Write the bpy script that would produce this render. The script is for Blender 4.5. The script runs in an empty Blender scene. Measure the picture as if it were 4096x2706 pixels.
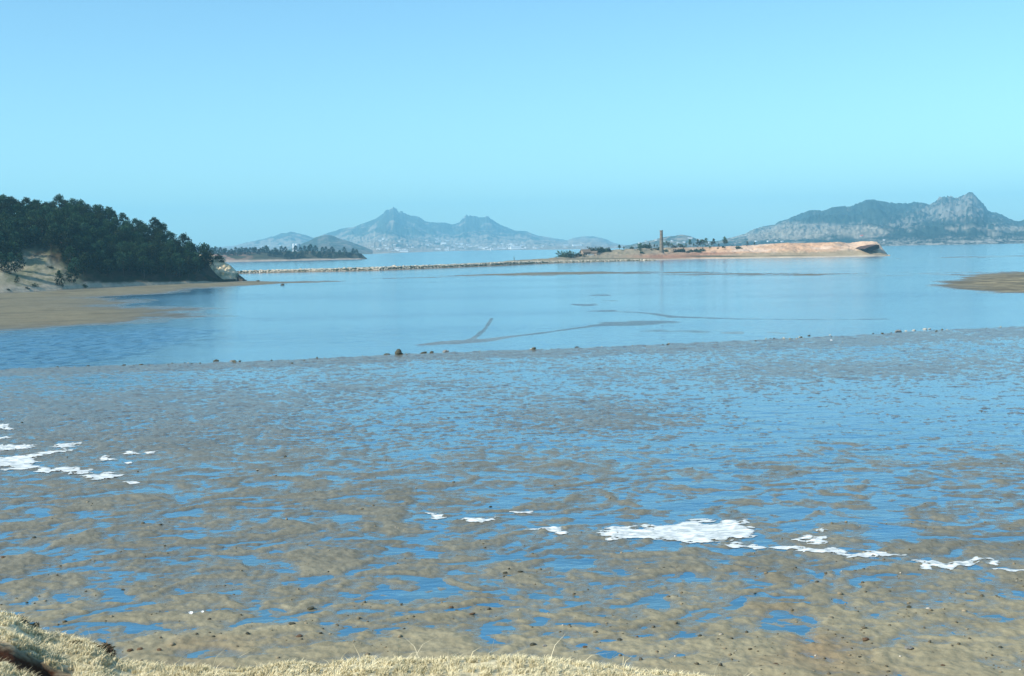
import bpy, bmesh, math, random
import numpy as np
from mathutils import Matrix, Vector

random.seed(7)
rng = np.random.default_rng(11)
R = math.radians
scene = bpy.context.scene
C = scene.collection

# ------------------------------------------------------------------ camera
CH = 10.0                      # eye height above the water
FPX = 1024 * 50 / 36.0         # focal length in pixels of the 1024 wide picture
ROLL = math.atan(0.018)
PITCH = math.atan(91 * math.cos(ROLL) / FPX)
U0 = np.array([0, math.sin(PITCH), math.cos(PITCH)])
X0 = np.array([1.0, 0, 0])
FW = np.array([0, math.cos(PITCH), -math.sin(PITCH)])
RT = math.cos(ROLL) * X0 - math.sin(ROLL) * U0
UP = math.sin(ROLL) * X0 + math.cos(ROLL) * U0
cam_d = bpy.data.cameras.new("camera")
cam_d.lens = 50
cam_d.sensor_width = 36
cam_d.clip_start = 0.1
cam_d.clip_end = 30000
cam = bpy.data.objects.new("camera", cam_d)
C.objects.link(cam)
m = Matrix(((RT[0], UP[0], -FW[0], 0), (RT[1], UP[1], -FW[1], 0), (RT[2], UP[2], -FW[2], CH), (0, 0, 0, 1)))
cam.matrix_world = m
scene.camera = cam

# ------------------------------------------------------------------ sky, sun, exposure
SUN_EL = 36.0
SUN_AZ = -117.0                # degrees clockwise from the view direction (+Y); negative = left
world = bpy.data.worlds.new("World")
scene.world = world
world.use_nodes = True
nt = world.node_tree
for n in list(nt.nodes):
    nt.nodes.remove(n)
sky = nt.nodes.new('ShaderNodeTexSky')
sky.sky_type = 'NISHITA'
sky.sun_disc = False
sky.sun_elevation = R(SUN_EL)
sky.sun_rotation = R(SUN_AZ)
sky.altitude = 0
sky.air_density = 0.8
sky.dust_density = 0.6
sky.ozone_density = 0.3
tint = nt.nodes.new('ShaderNodeMix')
tint.data_type = 'RGBA'
tint.blend_type = 'MULTIPLY'
tint.inputs[0].default_value = 1.0
tint.inputs[7].default_value = (0.80, 1.20, 1.29, 1)
bgn = nt.nodes.new('ShaderNodeBackground')
bgn.inputs['Strength'].default_value = 0.14
wo = nt.nodes.new('ShaderNodeOutputWorld')
nt.links.new(sky.outputs[0], tint.inputs[6])
nt.links.new(tint.outputs[2], bgn.inputs['Color'])
nt.links.new(bgn.outputs[0], wo.inputs['Surface'])

sun_d = bpy.data.lights.new("sun", 'SUN')
sun_d.energy = 5.0
sun_d.angle = R(0.5)
sun_d.color = (1.0, 0.95, 0.84)
sun = bpy.data.objects.new("sun", sun_d)
C.objects.link(sun)
sdir = Vector((math.sin(R(SUN_AZ)) * math.cos(R(SUN_EL)), math.cos(R(SUN_AZ)) * math.cos(R(SUN_EL)), math.sin(R(SUN_EL))))
sun.rotation_euler = sdir.to_track_quat('Z', 'Y').to_euler()
sun.location = (-200, 0, 300)

vs = scene.view_settings
vs.view_transform = 'Standard'
vs.look = 'None'
vs.gamma = 1.0
vs.exposure = 0.12
vs.use_curve_mapping = False
scene.cycles.use_denoising = True
scene.cycles.max_bounces = 5
scene.cycles.volume_bounces = 1
scene.cycles.diffuse_bounces = 2
scene.cycles.glossy_bounces = 2
scene.cycles.transparent_max_bounces = 8
scene.render.filter_size = 1.9

# ------------------------------------------------------------------ picture <-> place
def ray(px, py):
    x = (np.asarray(px, float) - 512) / FPX
    y = (338 - np.asarray(py, float)) / FPX
    return x[..., None] * RT + y[..., None] * UP + FW

def ground(px, py, z=0.0):
    d = ray(px, py)
    t = (z - CH) / d[..., 2]
    return d[..., 0] * t, d[..., 1] * t

def height_at(px, py, Y):
    """x and z of the point seen at a pixel at distance Y"""
    d = ray(px, py)
    t = Y / d[..., 1]
    return d[..., 0] * t, CH + d[..., 2] * t

def project(X, Y, Z):
    P = np.stack([np.asarray(X, float), np.asarray(Y, float), np.asarray(Z, float) - CH], -1)
    dep = P @ FW
    return 512 + FPX * (P @ RT) / dep, 338 - FPX * (P @ UP) / dep

# ------------------------------------------------------------------ noise
def _hash(ix, iy, seed):
    h = (ix.astype(np.int64) * 374761393 + iy.astype(np.int64) * 668265263 + seed * 1442695041) & 0xffffffff
    h = ((h ^ (h >> 13)) * 1274126177) & 0xffffffff
    return (h ^ (h >> 16)) & 0xffffffff

def perlin(x, y, seed=0):
    x, y = np.broadcast_arrays(np.asarray(x, float), np.asarray(y, float))
    ix = np.floor(x); iy = np.floor(y)
    fx = x - ix; fy = y - iy
    ix = ix.astype(np.int64); iy = iy.astype(np.int64)
    u = fx * fx * fx * (fx * (fx * 6 - 15) + 10); v = fy * fy * fy * (fy * (fy * 6 - 15) + 10)
    def g(dx, dy):
        a = _hash(ix + dx, iy + dy, seed) * (2 * math.pi / 4294967296.0)
        return np.cos(a) * (fx - dx) + np.sin(a) * (fy - dy)
    a = g(0, 0); b = g(1, 0); c = g(0, 1); d = g(1, 1)
    return ((a + (b - a) * u) + ((c + (d - c) * u) - (a + (b - a) * u)) * v) * 1.4

def fbm(x, y, seed=0, oct=4, gain=0.5):
    s = 0; a = 1.0; f = 1.0
    for k in range(oct):
        s = s + a * perlin(x * f + 17.3 * k, y * f - 9.1 * k, seed + k)
        a *= gain; f *= 2.03
    return s

def sstep(a, b, x):
    t = np.clip((x - a) / (b - a), 0, 1)
    return t * t * (3 - 2 * t)

def interp(pts, x):
    p = np.array(pts, float)
    return np.interp(x, p[:, 0], p[:, 1])

def mixc(a, b, t):
    t = np.asarray(t)[..., None]
    return np.asarray(a) * (1 - t) + np.asarray(b) * t

# ------------------------------------------------------------------ materials
MATS = {}
def earth_mat(name, rough=0.9, noise_scale=1.0, var=0.25, bump=0.3, bump_scale=3.0, bdist=0.05, wet=False, spec=0.3):
    if name in MATS:
        return MATS[name]
    m = bpy.data.materials.new(name); m.use_nodes = True
    t = m.node_tree; p = t.nodes['Principled BSDF']
    p.inputs['Roughness'].default_value = rough
    p.inputs['Specular IOR Level'].default_value = spec
    at = t.nodes.new('ShaderNodeAttribute'); at.attribute_name = 'col'
    tc = t.nodes.new('ShaderNodeTexCoord')
    nz = t.nodes.new('ShaderNodeTexNoise'); nz.inputs['Scale'].default_value = noise_scale
    nz.inputs['Detail'].default_value = 6; nz.inputs['Roughness'].default_value = 0.65
    t.links.new(tc.outputs['Object'], nz.inputs['Vector'])
    mr = t.nodes.new('ShaderNodeMapRange')
    mr.inputs[1].default_value = 0.25; mr.inputs[2].default_value = 0.75
    mr.inputs[3].default_value = 1 - var; mr.inputs[4].default_value = 1 + var
    t.links.new(nz.outputs['Fac'], mr.inputs[0])
    mx = t.nodes.new('ShaderNodeMix'); mx.data_type = 'RGBA'; mx.blend_type = 'MULTIPLY'
    mx.inputs[0].default_value = 1.0
    t.links.new(at.outputs['Color'], mx.inputs[6]); t.links.new(mr.outputs[0], mx.inputs[7])
    t.links.new(mx.outputs[2], p.inputs['Base Color'])
    nb = t.nodes.new('ShaderNodeTexNoise'); nb.inputs['Scale'].default_value = bump_scale
    nb.inputs['Detail'].default_value = 5
    t.links.new(tc.outputs['Object'], nb.inputs['Vector'])
    bp = t.nodes.new('ShaderNodeBump'); bp.inputs['Strength'].default_value = bump
    bp.inputs['Distance'].default_value = bdist
    t.links.new(nb.outputs['Fac'], bp.inputs['Height']); t.links.new(bp.outputs[0], p.inputs['Normal'])
    if wet:
        w = t.nodes.new('ShaderNodeAttribute'); w.attribute_name = 'wet'
        r = t.nodes.new('ShaderNodeMapRange')
        r.inputs[3].default_value = rough; r.inputs[4].default_value = 0.16
        t.links.new(w.outputs['Fac'], r.inputs[0]); t.links.new(r.outputs[0], p.inputs['Roughness'])
        r2 = t.nodes.new('ShaderNodeMapRange')
        r2.inputs[3].default_value = 0.12; r2.inputs[4].default_value = 0.6
        t.links.new(w.outputs['Fac'], r2.inputs[0]); t.links.new(r2.outputs[0], p.inputs['Specular IOR Level'])
    MATS[name] = m
    return m

def plain_mat(name, col, rough=0.8, var=0.2, scale=2.0, bump=0.2, bdist=0.05, trans=0.0):
    if name in MATS:
        return MATS[name]
    m = bpy.data.materials.new(name); m.use_nodes = True
    t = m.node_tree; p = t.nodes['Principled BSDF']
    p.inputs['Roughness'].default_value = rough
    p.inputs['Specular IOR Level'].default_value = 0.25
    tc = t.nodes.new('ShaderNodeTexCoord')
    oi = t.nodes.new('ShaderNodeObjectInfo')
    nz = t.nodes.new('ShaderNodeTexNoise'); nz.noise_dimensions = '4D'; nz.inputs['Scale'].default_value = scale
    nz.inputs['Detail'].default_value = 5
    t.links.new(tc.outputs['Object'], nz.inputs['Vector'])
    ml = t.nodes.new('ShaderNodeMath'); ml.operation = 'MULTIPLY'; ml.inputs[1].default_value = 40
    t.links.new(oi.outputs['Random'], ml.inputs[0]); t.links.new(ml.outputs[0], nz.inputs['W'])
    a = t.nodes.new('ShaderNodeMath'); a.operation = 'MULTIPLY_ADD'; a.inputs[1].default_value = 0.5
    t.links.new(oi.outputs['Random'], a.inputs[0]); t.links.new(nz.outputs['Fac'], a.inputs[2])
    mr = t.nodes.new('ShaderNodeMapRange')
    mr.inputs[1].default_value = 0.35; mr.inputs[2].default_value = 1.15
    mr.inputs[3].default_value = 1 - var; mr.inputs[4].default_value = 1 + var
    t.links.new(a.outputs[0], mr.inputs[0])
    mx = t.nodes.new('ShaderNodeMix'); mx.data_type = 'RGBA'; mx.blend_type = 'MULTIPLY'
    mx.inputs[0].default_value = 1.0; mx.inputs[6].default_value = (*col, 1)
    t.links.new(mr.outputs[0], mx.inputs[7]); t.links.new(mx.outputs[2], p.inputs['Base Color'])
    bp = t.nodes.new('ShaderNodeBump'); bp.inputs['Strength'].default_value = bump; bp.inputs['Distance'].default_value = bdist
    t.links.new(nz.outputs['Fac'], bp.inputs['Height']); t.links.new(bp.outputs[0], p.inputs['Normal'])
    MATS[name] = m
    return m

# ------------------------------------------------------------------ mesh helpers
def tag(o, label=None, cat=None, group=None, kind=None):
    if label: o['label'] = label
    if cat: o['category'] = cat
    if group: o['group'] = group
    if kind: o['kind'] = kind
    return o

def mesh_np(name, V, F, mat=None, attrs=None, smooth=False):
    V = np.asarray(V, np.float32); F = np.asarray(F, np.int32)
    me = bpy.data.meshes.new(name)
    me.vertices.add(len(V)); me.vertices.foreach_set('co', V.ravel())
    k = F.shape[1]
    me.loops.add(F.size); me.loops.foreach_set('vertex_index', F.ravel())
    me.polygons.add(len(F))
    me.polygons.foreach_set('loop_start', np.arange(0, F.size, k, dtype=np.int32))
    me.polygons.foreach_set('loop_total', np.full(len(F), k, np.int32))
    if smooth:
        me.polygons.foreach_set('use_smooth', np.ones(len(F), bool))
    if attrs:
        for an, arr in attrs.items():
            arr = np.asarray(arr, np.float32)
            if arr.ndim == 2:
                at = me.color_attributes.new(an, 'FLOAT_COLOR', 'POINT')
                c = np.ones((len(V), 4), np.float32); c[:, :3] = arr
                at.data.foreach_set('color', c.ravel())
            else:
                at = me.attributes.new(an, 'FLOAT', 'POINT')
                at.data.foreach_set('value', arr)
    me.update(calc_edges=True)
    me.validate()
    if mat: me.materials.append(mat)
    return me

def link(name, me, parent=None, loc=(0, 0, 0), rot=(0, 0, 0), sc=(1, 1, 1)):
    o = bpy.data.objects.new(name, me); C.objects.link(o)
    if parent: o.parent = parent
    o.location = loc; o.rotation_euler = rot; o.scale = sc
    return o

def grid_faces(nr, nc):
    i = np.arange((nr - 1) * (nc - 1)); r = i // (nc - 1); c = i % (nc - 1)
    a = r * nc + c
    return np.stack([a, a + 1, a + nc + 1, a + nc], 1)

def seg_dist(X, Y, pts):
    """distance of each point to a polyline"""
    best = np.full(X.shape, 1e9)
    for (x0, y0), (x1, y1) in zip(pts[:-1], pts[1:]):
        dx, dy = x1 - x0, y1 - y0
        t = np.clip(((X - x0) * dx + (Y - y0) * dy) / (dx * dx + dy * dy + 1e-9), 0, 1)
        best = np.minimum(best, np.hypot(X - x0 - t * dx, Y - y0 - t * dy))
    return best

def poly_sd(X, Y, P):
    """signed distance to a closed polygon, positive inside"""
    P = np.asarray(P, float)
    d = seg_dist(X, Y, list(P) + [P[0]])
    ins = np.zeros(X.shape, bool)
    n = len(P)
    for i in range(n):
        x0, y0 = P[i]; x1, y1 = P[(i + 1) % n]
        if y0 == y1: continue
        c = ((y0 > Y) != (y1 > Y)) & (X < (x1 - x0) * (Y - y0) / (y1 - y0) + x0)
        ins ^= c
    return np.where(ins, d, -d)

# ------------------------------------------------------------------ the mud flat
DIKE = [(-200, 374), (0, 369.5), (100, 366), (200, 363), (300, 359.5), (400, 354), (440, 352.5), (500, 350.5), (590, 347.5), (680, 343), (780, 338.5),
        (860, 335), (920, 331), (1024, 326), (1250, 316)]
# strokes of mud standing just clear of the water beyond the low bank: points in the picture, half width in metres, rise
STROKES = [
    ([(492, 318), (489, 323), (485, 329), (477, 336), (468, 341), (455, 341.5), (440, 342.5), (421, 345)], 0.5, 0.115),
    ([(455, 343), (480, 340.5), (512, 336.5), (545, 332.5), (571, 329), (600, 325)], 1.3, 0.108),
    ([(430, 344.5), (450, 342.5), (480, 341)], 3.0, 0.10),
    ([(350, 320.5), (440, 318), (520, 314), (600, 311), (625, 309.5)], 1.6, 0.068),
    ([(420, 311), (520, 309.5), (590, 306), (570, 304), (555, 301)], 2.0, 0.07),
    ([(590, 305), (612, 300.5), (590, 299.5)], 3.0, 0.075),
    ([(592, 296), (610, 294), (630, 289)], 3.0, 0.085),
    ([(600, 295), (640, 298)], 2.0, 0.07),
    ([(600, 311), (640, 312.5), (680, 317), (740, 319), (820, 319.5), (880, 319)], 2.4, 0.10),
    ([(640, 320), (690, 325), (740, 325)], 7.0, 0.075),
    ([(660, 331), (720, 333), (780, 333)], 6.0, 0.09),
    ([(610, 323), (625, 325), (650, 322)], 3.0, 0.085),
    ([(240, 283), (300, 282), (350, 279), (460, 276), (560, 273)], 20.0, 0.1),
    ([(560, 273.5), (640, 273), (760, 274.5), (900, 274), (1100, 274)], 42.0, 0.105),
    ([(380, 284), (520, 280)], 4.0, 0.07),
    ([(700, 282), (800, 281.5)], 3.0, 0.06),
    ([(900, 258), (960, 257.3), (1100, 256)], 70.0, 0.11),
    ([(360, 263), (470, 261)], 30.0, 0.08),
    ([(150, 265), (260, 263.5), (365, 261)], 16.0, 0.10),
    ([(980, 262), (1100, 261)], 25.0, 0.07),
]
STROKES_W = [(np.array(ground([p[0] for p in s], [p[1] for p in s])).T, w, h) for s, w, h in STROKES]
BANKS = [  # px, py, half sizes, bias
    (600, 419, 100, 13, .42), (860, 368, 125, 9, .50), (390, 386, 85, 7, .34), (60, 425, 170, 34, .20), (960, 548, 90, 18, .24),
    (1000, 465, 55, 14, .28), (330, 480, 170, 30, .10), (500, 462, 90, 18, .06), (560, 366, 90, 4, -.12), (150, 470, 60, 14, -.18),
    (470, 560, 120, 40, .02), (880, 420, 190, 34, -.16), (560, 440, 300, 8, -.06), (260, 400, 90, 12, .12), (600, 372, 40, 5, .2), (780, 520, 120, 14, -.14),
    (520, 530, 40, 20, -.06)]
SHOAL = [(-200, 300), (0, 292), (90, 287), (213, 282), (250, 280.5), (330, 281.5), (240, 287.5), (200, 293.5), (160, 295.5), (130, 297), (185, 299), (170, 303), (235, 307),
         (262, 312), (300, 316.5), (235, 318), (220, 322), (160, 326), (100, 328.5), (50, 331), (0, 337), (-200, 350)]
SHOAL_W = np.array(ground([p[0] for p in SHOAL], [p[1] for p in SHOAL])).T
RSPIT = [(938, 282.5), (952, 280), (966, 278), (985, 275), (1024, 274), (1200, 270), (1300, 300), (1024, 293.8), (985, 293), (955, 290.5), (930, 286)]
RSPIT_W = np.array(ground([p[0] for p in RSPIT], [p[1] for p in RSPIT])).T

def dike_y(u):
    k = np.arange(-200, 1251, 10.0)
    gx, gy = ground(k, interp(DIKE, k))
    return np.interp(u, 512 + FPX * gx / gy, gy)

def mud_height(X, Y):
    """height of the mud above the water, wetness and sandiness"""
    X = np.asarray(X, float); Y = np.asarray(Y, float)
    px, py = project(X, Y, np.zeros_like(X))
    u = 512 + FPX * X / Y
    wx = X + 1.6 * perlin(X / 4.1, Y / 4.1, 31) + 0.5 * perlin(X / 1.3, Y / 1.3, 33)
    wy = Y + 1.6 * perlin(X / 4.3, Y / 4.3, 32) + 0.5 * perlin(X / 1.2, Y / 1.2, 34)
    rot = 0.5
    ax = (wx * math.cos(rot) + wy * math.sin(rot)); ay = (-wx * math.sin(rot) + wy * math.cos(rot))
    far = sstep(55, 80, Y)
    n1 = 0.75 * perlin(ax / 2.2, ay / 1.4, 1) + 0.65 * perlin(ax / 0.95, ay / 0.7, 2) + 0.42 * perlin(X / 0.42, Y / 0.42, 51) + 0.2 * perlin(X / 0.19, Y / 0.19, 52)
    n2 = 0.5 * perlin(ax / 1.6, ay / 1.3, 3) + 0.65 * perlin(ax / 0.7, ay / 0.7, 4) + 0.6 * perlin(X / 0.36, Y / 0.4, 53) + 0.3 * perlin(X / 0.17, Y / 0.2, 54)
    n = n1 * (1 - far) + n2 * far
    big = 0.45 * perlin(X / 11, Y / 17, 5) + 0.3 * perlin(X / 5, Y / 8, 6)
    b = interp([(340, .0), (360, -.02), (390, -.05), (420, -.02), (440, .02), (480, .10), (520, .12), (560, .15), (600, .27), (625, .42), (650, .68), (700, 1.0)], py)
    b = b + 0.20 * (1 - sstep(200, 420, px)) * sstep(372, 400, py) * (1 - sstep(590, 630, py))
    b = b - 0.12 * sstep(560, 760, px) * sstep(380, 400, py) * (1 - sstep(500, 560, py))
    for cx, cy, rx, ry, s in BANKS:
        b = b + s * np.exp(-(((px - cx) / rx) ** 2 + ((py - cy) / ry) ** 2) ** 1.3)
    h = 0.07 * (n + 0.45 * big + b)
    h = np.where(h > 0, h, h * 1.5)
    fine = np.clip(h * 25, 0, 1) * (0.018 * perlin(X / 0.36, Y / 0.36, 7) + 0.014 * perlin(X / 0.17, Y / 0.17, 8)) * (1 - sstep(60, 110, Y))
    near = h + fine
    # beyond the low bank
    yd = dike_y(u)
    k = Y - yd
    hb = -0.072 + 0.016 * perlin(X / 9, Y / 14, 9) + 0.016 * perlin(X / 2.2, Y / 5, 10) + (0.012 + 0.02 * sstep(280, 420, Y)) * perlin(X / 40, Y / 60, 12) + 0.02 * sstep(280, 420, Y) * perlin(X / 16, Y / 25, 13)
    brk = perlin(X / 45, Y / 11, 62) + .7 * perlin(X / 14, Y / 6, 63)
    for P, w, s in STROKES_W:
        d = seg_dist(X, Y, P)
        hb = hb + s * 0.88 * np.exp(-(d / w) ** 2 * 0.9) * ((0.86 + 0.5 * brk) if w > 15 else 1.0)
    sd = poly_sd(X, Y, SHOAL_W)
    shoal = sstep(-12, 30, sd + 6 * perlin(X / 17, Y / 30, 14) + 2.0 * perlin(X / 5, Y / 9, 15))
    hb = hb + shoal * 0.16 + np.clip(shoal - .8, 0, 1) * 0.25 * perlin(X / 12, Y / 30, 16)
    # shore rises behind the shoal towards the headland
    sr = poly_sd(X, Y, RSPIT_W)
    spit = sstep(-11, 12, sr + 6 * perlin(X / 12, Y / 22, 18))
    hb = hb + spit * (0.15 + 0.9 * sstep(10, 42, sr) * (0.8 + 0.5 * perlin(X / 6, Y / 12, 19)))
    # the low bank itself: a 9 m wide strip, sharp on its far side
    wob = 0.9 * perlin(X / 3.2, Y * 0, 20) + 0.4 * perlin(X / 1.1, Y * 0, 24)
    wid = interp([(0, 4.0), (200, 5.0), (400, 6.5), (600, 8.0), (800, 12.0), (1024, 17.0)], px)
    band = sstep(-wid - 5, -wid + 1.5, k + 2 * perlin(X / 3, Y / 3, 21)) * (1 - sstep(-0.9, 0.1, k + wob))
    t = sstep(-2.0, 0.0, k)
    out = np.where(k < 0, near, hb)
    out = out * (1 - t) + hb * t
    out = out + band * (interp([(0, .085), (450, .075), (650, .05)], px) + 0.05 * perlin(X / 1.6, Y / 1.6, 22) + .03 * perlin(X / .6, Y / .6, 28)) * (1.0)
    crest = np.exp(-((k + 1.0 + wob * 0.6) / 0.55) ** 2) * (0.05 + 0.09 * perlin(X / 1.3, Y * 0, 23))
    out = out + np.clip(crest, 0, 1)
    # small marks in the stroke water close to the bank
    wet = np.maximum(1 - sstep(0.004, 0.055, out), 0.85 * sstep(38, 92, Y) * (1 - sstep(300, 420, Y)) * (1 - shoal) * (1 - spit))
    sand = np.maximum(1 - sstep(34, 46, Y), np.maximum(shoal * (0.35 + .5 * perlin(X / 20, Y / 45, 27)), spit))
    return out, wet, sand, spit, shoal

NC = 940
up = np.linspace(-70, 1094, NC)
pp = np.concatenate([np.arange(6, 20, 0.35), np.arange(20, 60, 0.45), np.arange(60, 200, 0.55), np.arange(200, 452, 0.75), [470, 500, 540]])
Yr = CH * FPX / pp
UU, YY = np.meshgrid(up, Yr)
XX = (UU - 512) / FPX * YY
Hm, wet, sand, spit, shoal = mud_height(XX, YY)
cg = fbm(XX / 3.0, YY / 3.0, 41, 4)
cb = fbm(XX / 14.0, YY / 20.0, 45, 3)
col = mixc((0.215, 0.200, 0.150), (0.330, 0.282, 0.175), np.clip(sand * 0.9 + 0.15 * cb, 0, 1))
col = mixc(col, (0.19, 0.165, 0.105), shoal * .75)
stk = fbm(XX / 14, YY / 5, 71, 4, .6)
col = mixc(col, mixc((0.15, 0.125, 0.08), (0.36, 0.30, 0.18), sstep(-.3, .3, stk + 1.4 * (Hm - .25))), spit)
col = mixc(col, (0.56, 0.48, 0.34), np.clip(spit * sstep(0.55, .95, Hm + .3 * stk), 0, 1))
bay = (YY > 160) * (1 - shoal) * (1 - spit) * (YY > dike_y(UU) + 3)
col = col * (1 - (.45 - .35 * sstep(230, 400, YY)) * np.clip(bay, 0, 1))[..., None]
col = mixc(col, (0.10, 0.092, 0.065), shoal * np.clip(fbm(XX / 16, YY / 9, 75, 3) - .1, 0, .8))
col = col * (1 - 0.30 * wet)[..., None] * (1 + 0.16 * cg)[..., None]
rust = np.clip(fbm(XX / 5, YY / 5, 61, 3) - 0.35, 0, 1) * 1.2
col = mixc(col, (0.26, 0.165, 0.085), np.clip(rust * sand * 0.6, 0, .6))
mudmat = earth_mat('wet_mud', rough=0.82, noise_scale=2.2, var=0.22, bump=0.55, bump_scale=7.0, bdist=0.05, wet=True)
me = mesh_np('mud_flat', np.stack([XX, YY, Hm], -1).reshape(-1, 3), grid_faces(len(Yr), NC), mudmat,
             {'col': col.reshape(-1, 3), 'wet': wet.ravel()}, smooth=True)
tag(link('mud_flat', me), kind='structure')

# ------------------------------------------------------------------ the water
wm = bpy.data.materials.new('sea_water'); wm.use_nodes = True
t = wm.node_tree; p = t.nodes['Principled BSDF']
p.inputs['Base Color'].default_value = (0.075, 0.15, 0.25, 1)
p.inputs['Roughness'].default_value = 0.10
p.inputs['IOR'].default_value = 1.34
tc = t.nodes.new('ShaderNodeTexCoord')
mp = t.nodes.new('ShaderNodeMapping'); mp.inputs['Scale'].default_value = (1.0, 1.5, 1)
t.links.new(tc.outputs['Object'], mp.inputs[0])
n1 = t.nodes.new('ShaderNodeTexNoise'); n1.inputs['Scale'].default_value = 3.0; n1.inputs['Detail'].default_value = 3
t.links.new(mp.outputs[0], n1.inputs['Vector'])
n2 = t.nodes.new('ShaderNodeTexNoise'); n2.inputs['Scale'].default_value = 0.55; n2.inputs['Detail'].default_value = 4
t.links.new(mp.outputs[0], n2.inputs['Vector'])
at = t.nodes.new('ShaderNodeAttribute'); at.attribute_name = 'ruffle'
b1 = t.nodes.new('ShaderNodeBump'); b1.inputs['Distance'].default_value = 0.016; b1.inputs['Strength'].default_value = 1.0
t.links.new(n1.outputs['Fac'], b1.inputs['Height'])
b2 = t.nodes.new('ShaderNodeBump'); b2.inputs['Distance'].default_value = 1.7
mp3 = t.nodes.new('ShaderNodeMapping'); mp3.inputs['Scale'].default_value = (0.75, 0.30, 1)
t.links.new(tc.outputs['Object'], mp3.inputs[0])
n3 = t.nodes.new('ShaderNodeTexNoise'); n3.inputs['Scale'].default_value = 1.0; n3.inputs['Detail'].default_value = 3
t.links.new(mp3.outputs[0], n3.inputs['Vector'])
m3 = t.nodes.new('ShaderNodeMapRange'); m3.inputs[1].default_value = .45; m3.inputs[2].default_value = .6; m3.inputs[3].default_value = .15; m3.inputs[4].default_value = 1.3
t.links.new(n3.outputs['Fac'], m3.inputs[0])
m4 = t.nodes.new('ShaderNodeMath'); m4.operation = 'MULTIPLY'; t.links.new(at.outputs['Fac'], m4.inputs[0]); t.links.new(m3.outputs[0], m4.inputs[1])
t.links.new(m4.outputs[0], b2.inputs['Strength']); t.links.new(n2.outputs['Fac'], b2.inputs['Height'])
n5 = t.nodes.new('ShaderNodeTexNoise'); n5.inputs['Scale'].default_value = 0.35; n5.inputs['Detail'].default_value = 3
t.links.new(mp.outputs[0], n5.inputs['Vector'])
b5 = t.nodes.new('ShaderNodeBump'); b5.inputs['Distance'].default_value = 0.22; t.links.new(n5.outputs['Fac'], b5.inputs['Height'])
mp7 = t.nodes.new('ShaderNodeMapping'); mp7.inputs['Scale'].default_value = (.009, .022, 1); t.links.new(tc.outputs['Object'], mp7.inputs[0])
n7 = t.nodes.new('ShaderNodeTexNoise'); n7.inputs['Scale'].default_value = 1.0; n7.inputs['Detail'].default_value = 5; t.links.new(mp7.outputs[0], n7.inputs['Vector'])
r7 = t.nodes.new('ShaderNodeMapRange'); r7.inputs[1].default_value = .40; r7.inputs[2].default_value = .62; r7.inputs[3].default_value = .1; r7.inputs[4].default_value = 1.0
t.links.new(n7.outputs['Fac'], r7.inputs[0]); t.links.new(r7.outputs[0], b5.inputs['Strength'])
t.links.new(b1.outputs[0], b5.inputs['Normal'])
n6 = t.nodes.new('ShaderNodeTexNoise'); n6.inputs['Scale'].default_value = 0.5; n6.inputs['Detail'].default_value = 4
t.links.new(tc.outputs['Object'], n6.inputs['Vector'])
m6 = t.nodes.new('ShaderNodeMix'); m6.data_type = 'RGBA'; m6.inputs[6].default_value = (0.040, 0.165, 0.30, 1); m6.inputs[7].default_value = (0.08, 0.19, 0.26, 1)
r6 = t.nodes.new('ShaderNodeMapRange'); r6.inputs[1].default_value = .35; r6.inputs[2].default_value = .7
t.links.new(n6.outputs['Fac'], r6.inputs[0]); t.links.new(r6.outputs[0], m6.inputs[0]); t.links.new(m6.outputs[2], p.inputs['Base Color'])
t.links.new(b5.outputs[0], b2.inputs['Normal']); t.links.new(b2.outputs[0], p.inputs['Normal'])
rg = t.nodes.new('ShaderNodeMapRange'); rg.inputs[3].default_value = 0.10; rg.inputs[4].default_value = 0.25
t.links.new(at.outputs['Fac'], rg.inputs[0]); t.links.new(rg.outputs[0], p.inputs['Roughness'])
wy_ = np.concatenate([[-300, -50, 0, 10], np.arange(18, 60, 3), np.arange(60, 300, 3.0), np.arange(300, 700, 10), [800, 1000, 1400, 2000, 3000, 4500, 10500]])
wa = np.concatenate([[-10500, -3000, -1200, -600, -300], np.arange(-200, 201, 4.0), [300, 600, 1200, 3000, 10500]])
AX, AY = np.meshgrid(wa, wy_)
wpx, wpy = project(AX, np.maximum(AY, 20), 0 * AX)
ruf = poly_sd(wpx, wpy, [(-150, 345), (0, 336), (60, 331), (110, 329), (180, 326), (203, 327), (196, 335), (176, 343), (150, 352), (100, 362), (40, 372), (-150, 380)])
ruf = sstep(-3, 7, ruf + 5 * perlin(AX / 7, AY / 9, 71)) * (AY > 60) * (AY < 260)
me = mesh_np('sea', np.stack([AX, AY, 0 * AX], -1).reshape(-1, 3), grid_faces(len(wy_), len(wa)), wm, {'ruffle': ruf.ravel() * 0.9})
tag(link('sea', me), kind='structure')
# sea bed / ground sheet below everything
me = mesh_np('seabed', [(-10500, -300, -.6), (10500, -300, -.6), (10500, 10500, -.6), (-10500, 10500, -.6)], [(0, 1, 2, 3)], plain_mat('seabed_mud', (0.12, 0.11, 0.09)))
tag(link('seabed', me), kind='structure')

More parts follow.
